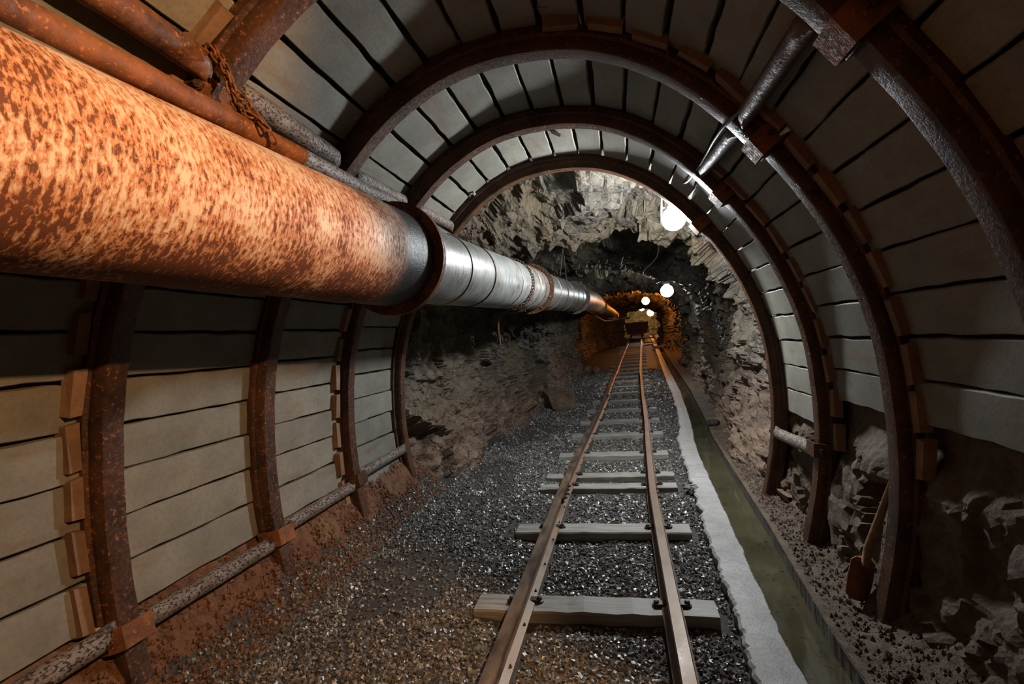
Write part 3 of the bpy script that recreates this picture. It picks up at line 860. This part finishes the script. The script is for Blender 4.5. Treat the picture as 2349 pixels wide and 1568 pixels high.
crumbs('bank_crumbs', 12000, lambda Y: (np.interp(Y, DY, DXC) + .03, np.interp(Y, DY, DXC) + .5), 1.4, 6.5, bank_z, .002, .012, BANK, 'loose stone crumbs on the ledge right of the ditch')

# ------------------------------------------------------------------ sleepers and rails
def sleeper(i, ys):
    tx = float(trackx(ys)); z = float(floorz(ys)); L = 1.03; W = .15 if i != 3 and i != 2 else .12
    t = thing('sleeper', 'weathered grey wooden sleeper lying across under both rails', 'sleeper', (tx - .02, ys + W / 2, z), 'sleepers of the mine track')
    ordn = ['first', 'second', 'third', 'fourth', 'fifth', 'sixth', 'seventh', 'eighth', 'ninth', 'tenth', 'eleventh', 'twelfth', 'thirteenth', 'fourteenth', 'fifteenth', 'sixteenth', 'seventeenth', 'eighteenth', 'nineteenth', 'twentieth']
    t['label'] = (['broad weathered sleeper lit orange on its front edge', 'grey sleeper between the orange lit sleeper and the close pair',
                   'sleeper of the close pair on the side of the orange lit sleeper', 'sleeper of the close pair on the side of the mine cart'][i]
                  if i < 4 else ordn[i - 4] + ' sleeper past the close pair, counting towards the mine cart')
    rot = random.uniform(-.012, .012); n = 16; V = []; F = []
    for k in range(n):
        x = -L / 2 + L * k / (n - 1); w = W / 2; e = 0
        jy = random.uniform(-.004, .004); jz = random.uniform(-.003, .002)
        for y, zz in ((-w + jy, -.07), (-w + jy, .028 + jz), (-w + .006 + jy, .036 + jz), (w - .006, .037 + jz), (w, .03), (w, -.07)):
            V.append((x, y, zz))
    for k in range(n - 1):
        for j in range(6):
            a, b = k * 6 + j, k * 6 + (j + 1) % 6; F.append([a, b, b + 6, a + 6])
    F.append(list(range(6))[::-1]); F.append([(n - 1) * 6 + j for j in range(6)])
    M = Matrix.Rotation(rot, 4, 'Z')
    V = [tuple(M @ Vector(v) + Vector(t.location)) for v in V]
    obj('beam', V, F, SLEEPER, t)
    if ys < 12:
        for sx in (-1, 1):
            for dx in (-.062, .062):
                m = MB(); cx = tx + sx * .315 + dx; cy = ys + W / 2 + random.uniform(-.02, .02)
                V, F = lathe([(0, .020), (.010, .019), (.012, .012), (.024, .011), (.027, .006)], (cx, cy, z + .035), (random.uniform(-.1, .1), 0, 1), 8); m.add(V, F)
                m.add(*box((cx - np.sign(dx) * .02, cy, z + .047), (.045, .035, .010)))
                m.build('rail_clip', DARKMETAL, t)
for i, ys in enumerate(SLY): sleeper(i, ys)
RSEC = [(-.042, 0), (-.042, .007), (-.012, .018), (-.007, .026), (-.007, .062), (-.022, .072), (-.025, .078), (-.025, .090), (-.021, .096), (.021, .096), (.025, .090), (.025, .078), (.022, .072), (.007, .062), (.007, .026), (.012, .018), (.042, .007), (.042, 0)]
def rail(sgn, label):
    Y = np.concatenate([np.arange(-1.0, 12, .2), np.arange(12, 31.1, .4)])
    t = thing('rail', label, 'rail', (float(trackx(2)) + sgn * .315, 0, .036), 'rails of the mine track')
    V = []; F = []; m = len(RSEC)
    for y in Y:
        x = float(trackx(y)) + sgn * .315 + .004 * math.sin(y * 1.1 + sgn)
        for a, b in RSEC: V.append((x + a, y, float(floorz(y)) + .036 + b))
    for i in range(len(Y) - 1):
        for j in range(m):
            a, b = i * m + j, i * m + (j + 1) % m; F.append([a, b, b + m, a + m])
    F.append(list(range(m))[::-1]); F.append([(len(Y) - 1) * m + j for j in range(m)])
    obj('bar', V, F, RAIL, t)
    for yj in (3.78, 9.4):
        for sd in (-1, 1):
            x = float(trackx(yj)) + sgn * .315
            mb = MB(); mb.add(*box((x + sd * .014, yj, float(floorz(yj)) + .036 + .043), (.010, .40, .036))); fp = mb.build('fishplate', RUST, t)
            for dy in (-.14, -.05, .05, .14): bolt((x + sd * .019, yj + dy, float(floorz(yj)) + .079), (sd, 0, 0), .011, .012, DARKMETAL, fp)
    if sgn < 0:
        for yy in np.arange(1.5, 6.5, .29):
            x = float(trackx(yy)) + sgn * .315 + .034; bolt((x, yy + random.uniform(-.04, .04), .036 + .007), (0, 0, 1), .006, .008, RUST2, t, 'rail_spike')
rail(-1, 'rusty steel rail on the gravel walkway side of the track')
rail(1, 'rusty steel rail on the ditch side of the track')

# ------------------------------------------------------------------ ventilation pipe
def cyl_along(P0, P1, r, seg=64, n=24, caps=True, wob=0.0):
    P0, P1 = np.array(P0, float), np.array(P1, float)
    pts = [P0 + (P1 - P0) * k / (n - 1) for k in range(n)]
    rr = [r * (1 + wob * math.sin(k * 2.3) * .5) for k in range(n)]
    return tube(pts, np.array(rr), seg, caps)
def pipe_part(name, P0, P1, r, mat, parent, n=24, smooth=True):
    """tube whose object frame has its local Y along the pipe, origin at P0 (for the wear pattern)"""
    P0, P1 = Vector(P0), Vector(P1); L = (P1 - P0).length
    V, F = cyl_along((0, 0, 0), (0, L, 0), r, 72, n)
    me = make_mesh(name, V, F, mat, smooth); me.set_sharp_from_angle(angle=math.radians(40))
    q = (P1 - P0).to_track_quat('Y', 'Z')
    return place(name, me, parent, Matrix.Translation(P0) @ q.to_matrix().to_4x4())
def flange(P, d, r, ri, mat, parent, nb=10, th=.016, gap=True, phase=.2):
    d = Vector(d).normalized(); m = MB()
    V, F = lathe([(-th, ri), (-th, r), (-.002, r), (-.002, r - .004), (.002, r - .004), (.002, r), (th, r), (th, ri)], P, d, 72); m.add(V, F)
    fl = m.build('flange', mat, parent); fl.data.set_sharp_from_angle(angle=math.radians(30))
    q = d.to_track_quat('Y', 'Z')
    for k in range(nb):
        a = phase + 2 * math.pi * k / nb; rr = (r + ri) / 2 + .004
        c = Vector(P) + q @ Vector((math.cos(a) * rr, 0, math.sin(a) * rr))
        bm_ = RUSTDARK if k % 3 else GALV
        bolt(c + d * th, d, .010, .008, bm_, fl, 'nut'); bolt(c - d * th, -d, .010, .008, bm_, fl)
    return fl
PA0, PA1 = (-1.166, .50, 1.634), (-1.018, 2.33, 1.629)
PB1, PC1 = (-.807, 5.05, 1.685), (-.577, 7.6, 1.744)
vent = thing('ventilation_pipe', 'large ventilation pipe of rusted and grey flanged lengths along left wall', 'pipe', (-1.1, 1.4, 1.63))
pipe_part('painted_length', PA0, PA1, .225, PAINTPIPE, vent)
dA = Vector(PA1) - Vector(PA0)
ringP = Vector(PA0) + dA * ((.60 - .50) / 1.83)
flange(tuple(ringP), dA, .258, .222, RUST2, vent, 14)
flange(PA1, dA, .268, .200, RUST2, vent, 10)
dB = Vector(PB1) - Vector(PA1)
pipe_part('zinc_length', tuple(Vector(PA1) + dB * .004), PB1, .204, ZINC, vent, 40)
flange(PB1, dB, .246, .19, RUST, vent, 10)
dC = Vector(PC1) - Vector(PB1)
pipe_part('zinc_length', PB1, PC1, .198, ZINC, vent, 40)
flange(PC1, dC, .238, .18, GALV, vent, 10)
P4, P5, P6 = (-.44, 10.4, 1.83), (-.40, 14.0, 1.90), (-.05, 20.0, 1.80)
m = MB(); m.add(*tube([PC1, (-.50, 9, 1.79), P4, (-.42, 12, 1.87), P5], .192, 40)); m.build('far_length', ZINC, vent, True)
m = MB(); m.add(*tube([P5, (-.30, 16, 1.90), (-.16, 18, 1.86), P6], [.19, .18, .17, .16], 36)); m.build('far_hose', DARKMETAL, vent, True)
for k in range(5):
    u = .70 + k * .07; p = Vector(P5) + (Vector(P6) - Vector(P5)) * u
    m = MB(); m.add(*lathe([(-.09, .168), (-.09, .196), (.09, .196), (.09, .168)], tuple(p + Vector((-.03, 0, .02))), (.058, 1, -.016), 36)); m.build('hose_ring', PALE if k % 2 == 0 else ZINC, vent)
# riveted seam bands on the zinc lengths
for (a, bq, rr, us) in ((PA1, PB1, .206, (.20, .36, .62, .76, .86, .93)), (PB1, PC1, .200, (.24, .40, .55, .7, .85))):
    for u in us:
        p = Vector(a) + (Vector(bq) - Vector(a)) * u; m = MB(); m.add(*lathe([(-.008, rr - .004), (-.008, rr + .003), (.008, rr + .003), (.008, rr - .004)], tuple(p), tuple(Vector(bq) - Vector(a)), 56)); m.build('seam_band', RUSTDARK if us.index(u) % 2 else ZINC, vent, True)
# small pipe resting on top
sp = thing('water_pipe', 'thin rusty pipe lying along the top of the big pipe', 'pipe', (-1.05, 1.2, 1.89))
SPP = [(-1.075, .35, 1.892), (-1.062, .93, 1.890), (-1.045, 1.21, 1.888), (-1.022, 1.63, 1.886), (-1.02, 2.15, 1.892), (-1.045, 2.36, 1.925), (-1.10, 2.75, 1.95), (-1.12, 3.7, 1.96)]
m = MB(); m.add(*tube(SPP[:4], .031, 18)); m.build('rusty_length', RUST2, sp, True)
m = MB(); m.add(*tube(SPP[3:], .0305, 18)); m.build('grey_length', GALV, sp, True)

# ------------------------------------------------------------------ chains
def link_mesh(L, Wd, r, mat):
    P = []
    for k in range(14):
        a = 2 * math.pi * k / 14; P.append((math.cos(a) * Wd / 2, math.sin(a) * Wd / 2 + (L - Wd) / 2 * (1 if math.sin(a) >= 0 else -1), 0))
    V, F = tube(P, r, 6, False, True); return make_mesh('link', V, F, mat, True)
def chain(label, path, L, Wd, r, mat, join=False, group=None):
    P = np.array(path, float); Q, s = resample(P, step=L * .74)
    t = thing('chain', label, 'chain', tuple(P[0]), group)
    me = link_mesh(L, Wd, r, mat); mb = MB()
    T, N, B = frames(Q)
    for i in range(len(Q)):
        a = (math.pi / 2 if i % 2 else 0) + random.uniform(-.25, .25) + .5
        X = N[i] * math.cos(a) + B[i] * math.sin(a); Z = np.cross(X, T[i])
        M = Matrix(((X[0], T[i][0], Z[0], Q[i][0]), (X[1], T[i][1], Z[1], Q[i][1]), (X[2], T[i][2], Z[2], Q[i][2]), (0, 0, 0, 1)))
        if join: mb.add([tuple(M @ v.co) for v in me.vertices], [list(p.vertices) for p in me.polygons])
        else: place('link', me, t, M)
    if join: mb.build('links', mat, t, True)
    return t
chain('rusty chain knotted around thin pipe and arch above the big pipe', [(-1.11, 1.345, 2.115), (-1.075, 1.355, 2.06), (-1.055, 1.36, 2.0), (-1.02, 1.375, 1.955), (-1.0, 1.39, 1.915), (-.985, 1.41, 1.89), (-.985, 1.43, 1.865)], .040, .022, .0042, RUST2)
chain('second rusty chain strand crossing the thin pipe', [(-1.10, 1.36, 2.12), (-1.06, 1.34, 2.05), (-1.06, 1.37, 1.96), (-1.03, 1.36, 1.93), (-.995, 1.37, 1.91), (-.975, 1.385, 1.885)], .036, .02, .0038, RUST2)
# chain carrying the zinc length
def pipe_axis(u): return Vector(PA1) + (Vector(PB1) - Vector(PA1)) * u
cu = pipe_axis(.72); ring = []
for a in np.linspace(math.radians(118), math.radians(-95), 16):
    ring.append(tuple(cu + Vector((math.cos(a) * .216, .03 * math.sin(a), math.sin(a) * .216))))
chain('dark chain slung around the grey pipe from the rock roof', [atY(1097, 491, 3.96), atY(1135, 545, 4.1)] + ring, .034, .020, .0042, RUSTDARK, True)
chain('short dark chain hanging beside the last arch above the pipe', [atY(1083, 520, 3.95), atY(1080, 548, 3.97), atY(1084, 565, 4.0)], .03, .018, .004, RUSTDARK, True)
def wire(name, label, cat, path, r, mat, group=None):
    P = np.array(path, float)
    if len(P) > 2:
        for _ in range(2):
            Q = [P[0]]
            for a, b in zip(P[:-1], P[1:]): Q += [a * .75 + b * .25, a * .25 + b * .75]
            Q.append(P[-1]); P = np.array(Q)
    m = MB(); m.add(*tube(P, r, 8)); o = m.build(name, mat, None, True, tuple(P[0]))
    return tag(o, label, cat, group)
apx = atY(1291, 570, 6.4)
wire('hanger_wire', 'thin wire hanger running from the rock roof down to near side of pipe flange', 'wire', [apx, (-.63, 6.35, 1.93)], .006, GALV)
wire('hanger_wire', 'thin wire hanger running from the rock roof down to far side of pipe', 'wire', [apx, (-.60, 6.9, 1.92)], .006, GALV)
hk = atY(1233, 395, 4.55); hk2 = atY(1240, 425, 4.55)
wire('roof_hook', 'iron hook with curled end hanging from the rock roof', 'hook', [hk, hk2, (hk2[0] + .03, hk2[1], hk2[2] - .05), (hk2[0] + .01, hk2[1], hk2[2] - .085), (hk2[0] - .03, hk2[1], hk2[2] - .06), (hk2[0] - .005, hk2[1], hk2[2] - .03)], .008, DARKMETAL)
wire('rust_stained_rod', 'bent rusty rod hanging below the grey pipe beside the rock', 'rod', [atY(1205, 712, 4.6), atY(1150, 718, 4.6), atY(1140, 735, 4.62), atY(1147, 790, 4.7)], .012, RUST)
wire('conduit_pipe', 'thin bent conduit pipe under the far end of the big pipe', 'conduit', [atY(1345, 716, 13.0), atY(1368, 726, 14), atY(1386, 738, 15), atY(1415, 734, 16), atY(1444, 728, 17)], .03, GALV)

# ------------------------------------------------------------------ lamps and cables
def sphere(c, r, nu=16, nv=10, sz=1.0):
    V = []; F = []
    for i in range(1, nv):
        b = math.pi * i / nv
        for k in range(nu):
            a = 2 * math.pi * k / nu; V.append((c[0] + r * math.sin(b) * math.cos(a), c[1] + r * math.sin(b) * math.sin(a), c[2] + r * sz * math.cos(b)))
    V.append((c[0], c[1], c[2] + r * sz)); V.append((c[0], c[1], c[2] - r * sz)); t, bt = len(V) - 2, len(V) - 1
    for i in range(nv - 2):
        for k in range(nu):
            k2 = (k + 1) % nu; F.append([i * nu + k, (i + 1) * nu + k, (i + 1) * nu + k2, i * nu + k2])
    for k in range(nu):
        k2 = (k + 1) % nu; F.append([t, k, k2]); F.append([bt, (nv - 2) * nu + k2, (nv - 2) * nu + k])
    return V, F
def lamp(label, c, r, mat, top):
    t = thing('hanging_lamp', label, 'lamp', c, 'lamps along the tunnel')
    V, F = sphere(c, r); obj('globe', V, F, mat, t, True)
    m = MB(); m.add(*lathe([(r * .92, r * .42), (r * 1.15, r * .46), (r * 1.5, r * .36), (r * 1.75, r * .18)], c, (0, 0, 1), 14)); m.build('socket', DARKMETAL, t, True)
    m = MB(); m.add(*tube([(c[0], c[1], c[2] + r * 1.7), ((c[0] + top[0]) / 2 + .02, (c[1] + top[1]) / 2, (c[2] + top[2]) / 2 + r * .9), top], r * .09, 6)); m.build('suspension', CABLE, t, True)
    return t
L1 = atY(1545, 502, 4.12); L2 = atY(1530, 667, 10.8); L3 = atY(1481, 690, 20.0); L4 = atY(1472, 706, 31.6); L5 = atY(1492, 717, 30.6)
WHITE = (.93, .98, 1.0); WARM = (1.0, .33, .05)
lamp('bright white lamp by the last arch at the rock mouth', L1, .088, m_emit('lamp_white_main', WHITE, LAMP1_STRENGTH), (L1[0] + .03, L1[1] - .16, L1[2] + .26))
lamp('white lamp hanging from the rock roof further down the right side', L2, .125, m_emit('lamp_white_second', WHITE, LAMP2_STRENGTH), (L2[0] - .05, L2[1], L2[2] + .5))
lamp('orange glowing lamp under the far rock roof', L3, .14, m_emit('lamp_orange', WARM, LAMP_FAR_WARM * 1.5), (L3[0], L3[1], L3[2] + .4))
lamp('small white lamp in the distance between two orange lamps', L4, .17, m_emit('lamp_white_far', WHITE, LAMP_FAR_WHITE), (L4[0], L4[1], L4[2] + .3))
lamp('orange glowing lamp low above the mine cart', L5, .19, m_emit('lamp_orange_low', WARM, LAMP_FAR_WARM * 1.1), (L5[0], L5[1], L5[2] + .4))
m = MB()
for k in range(6):
    a = k * math.pi / 3; P = [(L1[0] + math.cos(a) * .104 * math.sin(b), L1[1] + math.sin(a) * .104 * math.sin(b), L1[2] + .104 * math.cos(b)) for b in np.linspace(.35, .95, 6)]
    m.add(*tube(P, .003, 5))
wire('lamp_cable', 'grey electric cable drooping from arch to arch down to the white lamp', 'cable',
     [pt(2.28, 1, .9, .05), atY(1850, 20, 1.62), atY(1790, 110, 1.75), atY(1745, 205, 1.95), atY(1705, 250, 2.1), atY(1668, 280, 2.22), atY(1640, 318, 2.45), atY(1622, 352, 2.7), atY(1600, 390, 2.95), atY(1570, 425, 3.5), (L1[0] + .03, L1[1] - .16, L1[2] + .26)], .007, CABLE)
wire('roof_cable', 'loose white cable sagging under the rock roof between the two white lamps', 'cable',
     [(L1[0] - .06, L1[1] + .1, L1[2] + .2), atY(1512, 560, 6.4), atY(1508, 592, 7.6), atY(1470, 625, 9.0), atY(1480, 634, 9.4), atY(1515, 640, 10.4), (L2[0] - .05, L2[1], L2[2] + .45)], .010, PALE)
# bracket above the first lamp
m = MB(); m.add(*box((L1[0] - .02, L1[1] - .05, L1[2] + .17), (.16, .03, .012), Matrix.Rotation(.5, 3, 'Y'))); m.add(*box((L1[0] - .07, L1[1] - .05, L1[2] + .13), (.012, .03, .10)))
tag(m.build('lamp_bracket', RUST, None, False, (L1[0], L1[1] - .05, L1[2] + .15)), 'bent iron bracket above the bright lamp', 'bracket')

# ------------------------------------------------------------------ small wedges sticking out of the vault
def wedge(label, px, py, Y, L, Wd, rot, mat, extra=0.0):
    c = atY(px, py, Y); M = Matrix.Rotation(rot[0], 3, 'X') @ Matrix.Rotation(rot[1], 3, 'Y') @ Matrix.Rotation(rot[2], 3, 'Z')
    V = []
    for x, y, z in ((-1, -1, -1), (1, -1, -1), (.4, 1, -.5), (-.7, 1, -.5), (-1, -1, 1), (1, -1, 1), (.5, 1, .4), (-.6, 1, .4)):
        v = M @ Vector((x * Wd / 2, y * L / 2, z * .009)); V.append((v[0] + c[0], v[1] + c[1], v[2] + c[2]))
    m = MB(); m.add(V, BOXF); tag(m.build('timber_wedge', mat, None, False, c), label, 'wedge', 'wedges stuck between the roof slabs')
wedge('pale wedge plate hanging from the roof slabs above the track', 1275, 305, 3.35, .26, .06, (.35, .5, .1), PALE)
wedge('added pale chip standing in for a lamplit slab face right beside the white lamp', 1640, 465, 3.70, .12, .075, (1.1, .55, .5), PALE)  # pale chip added for the patch of slab that catches the lamp's light
wedge('small pale wedge at the shoulder of the shovel arch above the small strut', 812, 265, 2.16, .055, .02, (.3, .8, .4), PALE)
wedge('small pale wedge between slabs over the short grey strut', 938, 380, 2.95, .07, .022, (.2, .9, -.3), PALE)
wedge('thin pale wedge behind the arch next to the rock mouth', 1086, 440, 3.74, .09, .018, (.2, .9, .6), PALE)
wedge('pale wedge wedged upright at the crown of the shovel arch', 1248, 24, 2.12, .11, .045, (.2, .1, 0), SLAB)
wedge('tiny pale wedge at the right crown near the lamp cable', 1516, 240, 2.93, .05, .02, (.4, -.4, .3), PALE)
wedge('tiny pale wedge beside the cable under the right shoulder', 1630, 290, 2.93, .05, .02, (.4, -.5, .5), PALE)
wedge('narrow pale wedge lying along the flange of the right shoulder', 1800, 300, 2.14, .05, .018, (.4, -.8, .7), PALE)

# ------------------------------------------------------------------ loose things
def boulder(name, label, c, s, seed, mat, group=None, cat='rock', rough=.24):
    V, F = sphere((0, 0, 0), 1.0, 56, 36); P = np.array(V)
    f1, f2, v = cells(P * 1.25 + seed * 3.1, seed); n = fbm(P * 2.5 + seed, 3, seed)
    g1, g2, v2 = cells(P * 3.6 + seed, seed + 5); P = P * (1 + rough * v + rough * .6 * n + rough * .14 * v2 + rough * .22 * fbm(P * 11, 3, seed))[:, None] * np.array(s) + np.array(c)
    return tag(obj(name, P, F, mat, None, False, tuple(c)), label, cat, group)
def gz(x, y): return float(ground(np.array([x]), np.array([y]))[0])
def bz(x, y): return float(bank_z(np.array([x]), np.array([y]))[0])
m = MB(); bx = (-1.02, 8.7)
V, F = box((bx[0], bx[1], .13), (.40, .42, .28), Matrix.Rotation(.35, 3, 'Z')); V = [(x + random.uniform(-.04, .04), y + random.uniform(-.04, .04), z + random.uniform(-.03, .03)) for x, y, z in V]
m.add(V, F); tag(m.build('stone_block', ROCK, None, False, (bx[0], bx[1], 0)), 'squared dark stone block lying on gravel at the left rock foot', 'rock')
boulder('small_rock', 'small dark stone on the ledge beyond the right arches', (1.03, 6.45, .075), (.075, .055, .04), 3, DARKMETAL)
boulder('rock_chunk', 'pale broken rock by the foot of the far rock buttress', (-.88, 14.4, .22), (.13, .12, .12), 5, ROCK)
boulder('rock_chunk', 'second broken rock beside the far rock buttress, nearer the rails', (-.62, 14.3, .20), (.10, .09, .09), 6, ROCK)
boulder('ore_boulder', 'tall rust brown boulder leaning on right wall past the ditch ledge', (1.27, 2.16, .36), (.13, .12, .27), 11, BANK)
boulder('ore_boulder', 'rounded brown rock wedged below the tall right boulder', (1.12, 2.12, .22), (.06, .06, .065), 12, BANK)
boulder('ore_boulder', 'broad flat brown boulder at the edge of the rubble bank', (1.17, 1.86, .15), (.16, .13, .09), 13, BANK)
boulder('ore_boulder', 'small brown rock beside the broad flat boulder', (1.30, 1.92, .27), (.055, .05, .05), 14, BANK)
boulder('ore_boulder', 'crumbly pale brown rock heap between the last two right arches', (1.15, 3.45, .22), (.14, .22, .26), 15, BANK, rough=.26)
boulder('ore_boulder', 'reddish crumbly rock heap behind the shovel', (1.15, 2.78, .22), (.17, .25, .30), 16, BANK, rough=.26)
boulder('earth_clod', 'red earth clod at the foot of the shovel arch, left side', (-1.66, 2.12, .10), (.06, .05, .07), 21, EARTH)
boulder('earth_clod', 'small red clod on the earth strip below the left strut', (-1.60, 1.98, .055), (.035, .03, .03), 22, EARTH)
boulder('stone_chip', 'pale stone chip jammed under the lowest brick of the first left arch', (-1.72, 1.38, .34), (.03, .028, .03), 23, PALE)
boulder('stone_chip', 'single pale pebble on the right ledge by the rubble', (.98, 3.05, .06), (.018, .014, .012), 24, PALE)
# sticks and slabs of stone by the kerb
boulder('flat_stone', 'flat pale stones beside the paired sleepers and the kerb', (.455, 4.02, .03), (.05, .04, .02), 27, APRON)
# shovel
sh = thing('shovel', 'old wooden handled shovel leaning against the right arch foot', 'shovel', (.90, 2.36, .04))
b0, b1, b2 = Vector((.885, 2.345, .05)), Vector((.935, 2.37, .215)), Vector((1.045, 2.30, .62))
m = MB(); d = (b1 - b0).normalized(); side = d.cross(Vector((0, 1, 0))).normalized(); nn = side.cross(d)
V = []; F = []
for u, wd in ((0, .026), (.1, .044), (.5, .048), (.88, .046), (.97, .03), (1.0, .014)):
    p = b0 + (b1 - b0) * u
    for k in (-1, -.5, 0, .5, 1):
        q = p + side * wd * k + nn * (.014 * k * k)
        V.append(tuple(q - nn * .003))
    for k in (1, .5, 0, -.5, -1):
        q = p + side * wd * k + nn * (.014 * k * k)
        V.append(tuple(q + nn * .003))
for i in range(5):
    for j in range(10):
        a, c2 = i * 10 + j, i * 10 + (j + 1) % 10; F.append([a, c2, c2 + 10, a + 10])
F.append(list(range(10))[::-1]); F.append([50 + j for j in range(10)])
m.add(V, F); m.build('blade', RUST2, sh)
m = MB(); m.add(*tube([tuple(b0 + (b1 - b0) * .8), tuple(b1 + (b2 - b1) * .1), tuple(b1 + (b2 - b1) * .5), tuple(b2)], [.014, .020, .015, .009], 12)); m.build('handle', HANDLE, sh, True)

# ------------------------------------------------------------------ mine cart at the far end
cz = float(floorz(29.8)); cx0, cx1 = .44, 1.70
ct = thing('mine_cart', 'dark iron mine cart standing on the rails at the far end', 'cart', ((cx0 + cx1) / 2, 29.8, cz))
cm = (cx0 + cx1) / 2
m = MB(); V = []; F = []
for z, e in ((cz + .32, .10), (cz + .95, 0.0)):
    for x, y in ((cx0 + e, 29.5 + e), (cx1 - e, 29.5 + e), (cx1 - e, 31.2 - e), (cx0 + e, 31.2 - e)): V.append((x, y, z))
for z, e in ((cz + .95, .05), (cz + .38, .14)):
    for x, y in ((cx0 + e, 29.5 + e), (cx1 - e, 29.5 + e), (cx1 - e, 31.2 - e), (cx0 + e, 31.2 - e)): V.append((x, y, z))
for k in range(3):
    for j in range(4): a, b = k * 4 + j, k * 4 + (j + 1) % 4; F.append([a, b, b + 4, a + 4])
F.append([3, 2, 1, 0]); F.append([12, 13, 14, 15]); m.add(V, F); m.build('tub', RUSTDARK, ct)
m = MB()
for x in (cm - .26, cm + .26): m.add(*box((x, 30.3, cz + .27), (.08, 1.9, .10)))
m.add(*box((cm, 29.42, cz + .27), (.7, .08, .12))); m.build('frame', DARKMETAL, ct)
for x in (cm - .315, cm + .315):
    for y in (29.8, 30.8):
        m = MB(); m.add(*lathe([(-.04, .10), (-.04, .16), (-.03, .16), (-.03, .138), (.04, .138)], (x, y, cz + .272), (1, 0, 0), 20)); m.build('wheel', RUST, ct)
for x in (cx1 - .30, cx1 - .04):
    m = MB(); m.add(*box((x, 29.47, cz + .63), (.06, .04, .62))); m.build('post', RUST2, ct)
m = MB(); m.add(*lathe([(0, .05), (.10, .05), (.10, .09), (.13, .09)], (cm, 29.38, cz + .28), (0, -1, 0), 16)); m.build('buffer', RUST, ct)
def plank(label, c, s, rz):
    m = MB(); m.add(*box(c, s, Matrix.Rotation(rz, 3, 'Z'))); tag(m.build('loose_board', HANDLE, None, False, (c[0], c[1], c[2] - s[2] / 2)), label, 'board')
plank('loose board lying beside the far rails near the cart', (1.62, 25.2, float(floorz(25.2)) + .09), (.9, .22, .06), .5)
plank('second loose board stacked crosswise by the far rails', (1.78, 22.2, float(floorz(22.2)) + .08), (.8, .25, .07), -.3)
plank('board lying across the rails before the cart', (1.35, 27.6, float(floorz(27.6)) + .17), (1.0, .16, .06), .08)
